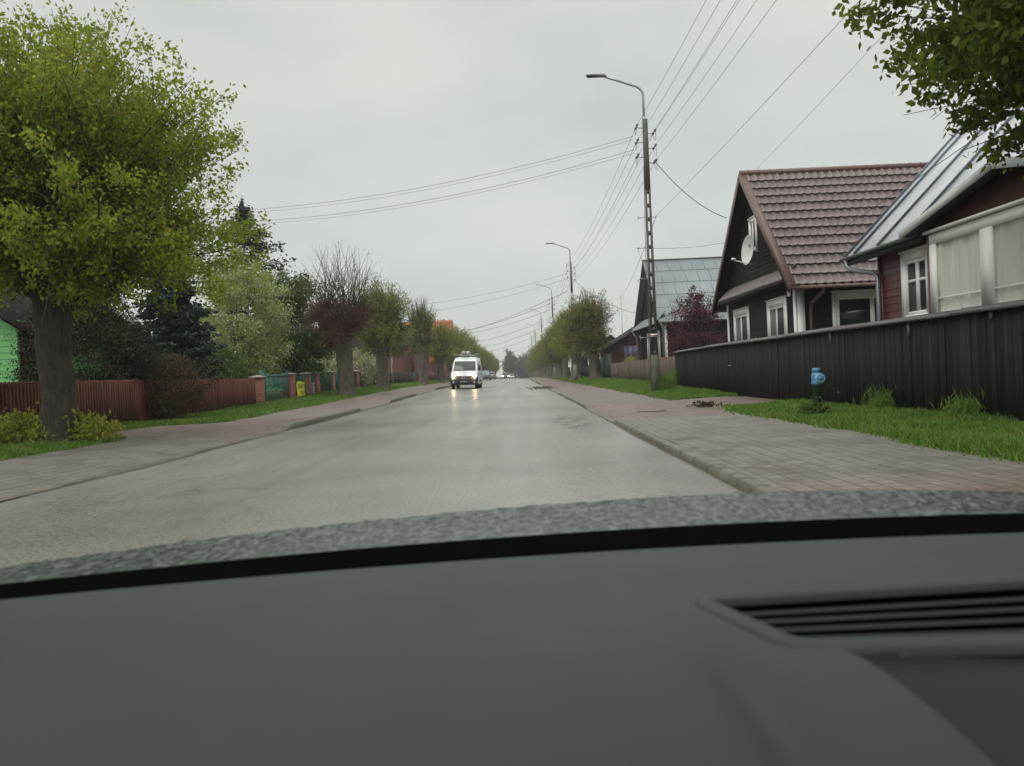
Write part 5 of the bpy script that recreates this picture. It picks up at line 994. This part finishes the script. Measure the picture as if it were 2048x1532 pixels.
# bonnet beyond the cowl, wings, doors, roof and pillars
hy_ = np.linspace(.98, 1.95, 14); hx = np.linspace(-.86, .86, 25)
HX, HY = np.meshgrid(hx, hy_); HZ = 1.0 - .10*((HY-.98)/.97)**1.0 - .16*((HY-.98)/.97)**4 - .09*np.abs(HX/.86)**4
MB().grid(np.stack([HX+XC, HY-.12*(HX/.86)**2, HZ], -1)).build('bonnet', m_body, own, smooth=True)
sd = MB()
for sg in (-1, 1):
    x = XC+sg*.88; sd.prism([(x,.9,.96),(x,1.8,.78),(x,1.95,.35),(x,-2.2,.35),(x,-2.3,.9),(x,.45,1.0)], (sg*.03,0,0))
sd.prism([(XC-.86,1.80,.35),(XC+.86,1.80,.35),(XC+.80,1.86,.78),(XC-.80,1.86,.78)], (0,.06,0)); sd.build('body_side', m_body, own)
rf_ = MB(); ry = np.linspace(.05, -2.1, 10); rx = np.linspace(-.62, .62, 15); RX, RY = np.meshgrid(rx, ry); RZ = 1.50 - .04*(RX/.62)**2 - .05*((RY+.9)/1.2)**2; Gr = np.stack([RX+XC, RY, RZ], -1); rf_.grid(Gr); rf_.build('headliner', m_head2, own, smooth=True)
rf_ = MB(); rf_.grid(Gr+[0,0,.035]); rf_.build('roof_panel', m_body, own, smooth=True)
pl = MB()
for sg in (-1, 1):
    pl.tube([(XC+sg*.86,.72,.98),(XC+sg*.80,.45,1.20),(XC+sg*.66,.06,1.47),(XC+sg*.64,-.3,1.48)], [.035,.035,.035,.03], 8); pl.tube([(XC+sg*.86,-.75,.9),(XC+sg*.66,-.75,1.47)], .05, 8); pl.tube([(XC+sg*.84,-2.1,.9),(XC+sg*.62,-1.9,1.44)], .09, 8)
pl.build('pillar', m_head2, own)
MB().box((XC-.84,-2.25,.3),(XC+.84,-2.15,.95)).build('tailgate', m_body, own)
MB().box((XC-.84,-2.1,.32),(XC+.84,.2,.36)).build('cabin_floor', m_trimk, own)
for sx in (-.36, .38):
    st = MB(); st.box((XC+sx-.25,-.75,.38),(XC+sx+.25,-.25,.55)); st.prism([(XC+sx-.24,-.72,.5),(XC+sx+.24,-.72,.5),(XC+sx+.20,-.95,1.12),(XC+sx-.20,-.95,1.12)], (0,-.12,.02)); st.build('seat', m_ventk, own, bevel=.03)
for sg in (-1, 1):
    for y in (1.45, -1.5): wheel(own, XC+sg*.78, y, .31, .2)
for c in own.children: c.location = Vector(c.location) - Vector(own.location)

# ------------------------------------------------------------------ sky, sun, camera
world = bpy.data.worlds.new('World'); scene.world = world; world.use_nodes = True; nt = world.node_tree; bg = nt.nodes['Background']
SE, SR = R(48), R(222)
sky = nt.nodes.new('ShaderNodeTexSky'); sky.sky_type = 'NISHITA'; sky.sun_disc = False; sky.sun_elevation = SE; sky.sun_rotation = SR; sky.air_density = 1.; sky.dust_density = 3.
hs = nt.nodes.new('ShaderNodeHueSaturation'); hs.inputs['Saturation'].default_value = .25; L(nt, sky.outputs[0], hs.inputs['Color'])
tc = nt.nodes.new('ShaderNodeTexCoord'); sx = nt.nodes.new('ShaderNodeSeparateXYZ'); L(nt, tc.outputs['Generated'], sx.inputs[0])
el = ramp(nt, [(.0,(7.3,7.55,7.1)),(.12,(6.75,7.15,6.75)),(.30,(6.55,6.95,6.6)),(.46,(7.1,7.4,6.9)),(.62,(11.,11.3,10.8)),(1.,(18.,18.2,17.6))]); L(nt, sx.outputs['Z'], el.inputs['Fac'])
mp = nt.nodes.new('ShaderNodeMapping'); mp.inputs['Scale'].default_value = (1.3,1.3,3.2); L(nt, tc.outputs['Generated'], mp.inputs['Vector'])
cn = noise(nt, mp.outputs['Vector'], 2.4, 6, .52); cr = ramp(nt, [(.28,(.88,.90,.91)),(.5,(1.0,1.0,1.0)),(.72,(1.10,1.09,1.07))]); L(nt, cn, cr.inputs['Fac'])
cl_ = mix(nt, 1., el.outputs['Color'], cr.outputs['Color'], 'MULTIPLY'); fin = mix(nt, .06, cl_, hs.outputs['Color']); L(nt, fin, bg.inputs['Color']); bg.inputs['Strength'].default_value = .1
sun = bpy.data.lights.new('sun', 'SUN'); sun.energy = 1.5; sun.angle = R(40); sun.color = (1., .96, .9); so = bpy.data.objects.new('sun', sun); col.objects.link(so)
so.rotation_euler = (R(90)-SE, 0, R(180)-SR+R(0))
cam = bpy.data.cameras.new('camera'); co = bpy.data.objects.new('camera', cam); col.objects.link(co); scene.camera = co
F, VX, VY, RL = 1538., 1034., 745., R(2.5)
d_ = Vector((VX-1024, -(VY-766), -F)).normalized(); u0 = Vector((-math.sin(RL), math.cos(RL), 0)); zc_ = (u0 - u0.dot(d_)*d_).normalized(); xc_ = d_.cross(zc_)
Mw = Matrix((xc_, d_, zc_)).to_4x4(); Mw.translation = (0, 0, 1.25); co.matrix_world = Mw
cam.sensor_width = 36; cam.lens = F/2048*36; cam.clip_start = .02; cam.clip_end = 4000
cam.dof.use_dof = True; cam.dof.focus_distance = 30; cam.dof.aperture_fstop = 8.5
vs = scene.view_settings; vs.view_transform = 'Standard'; vs.look = 'None'; vs.exposure = 0; vs.gamma = 1; vs.use_curve_mapping = False
hz, nt, b = newmat('haze_air'); nt.nodes.remove(b); pv = nt.nodes.new('ShaderNodeVolumePrincipled'); pv.inputs['Color'].default_value = (.80,.84,.84,1); pv.inputs['Density'].default_value = .0007; pv.inputs['Anisotropy'].default_value = .2
L(nt, pv.outputs[0], nt.nodes['Material Output'].inputs['Volume']); MB().box((-430,-150,-9),(430,590,24)).build('haze', hz, kind='stuff')
scene.cycles.use_denoising = True; scene.cycles.max_bounces = 6; scene.cycles.transparent_max_bounces = 10; scene.cycles.sample_clamp_indirect = 6
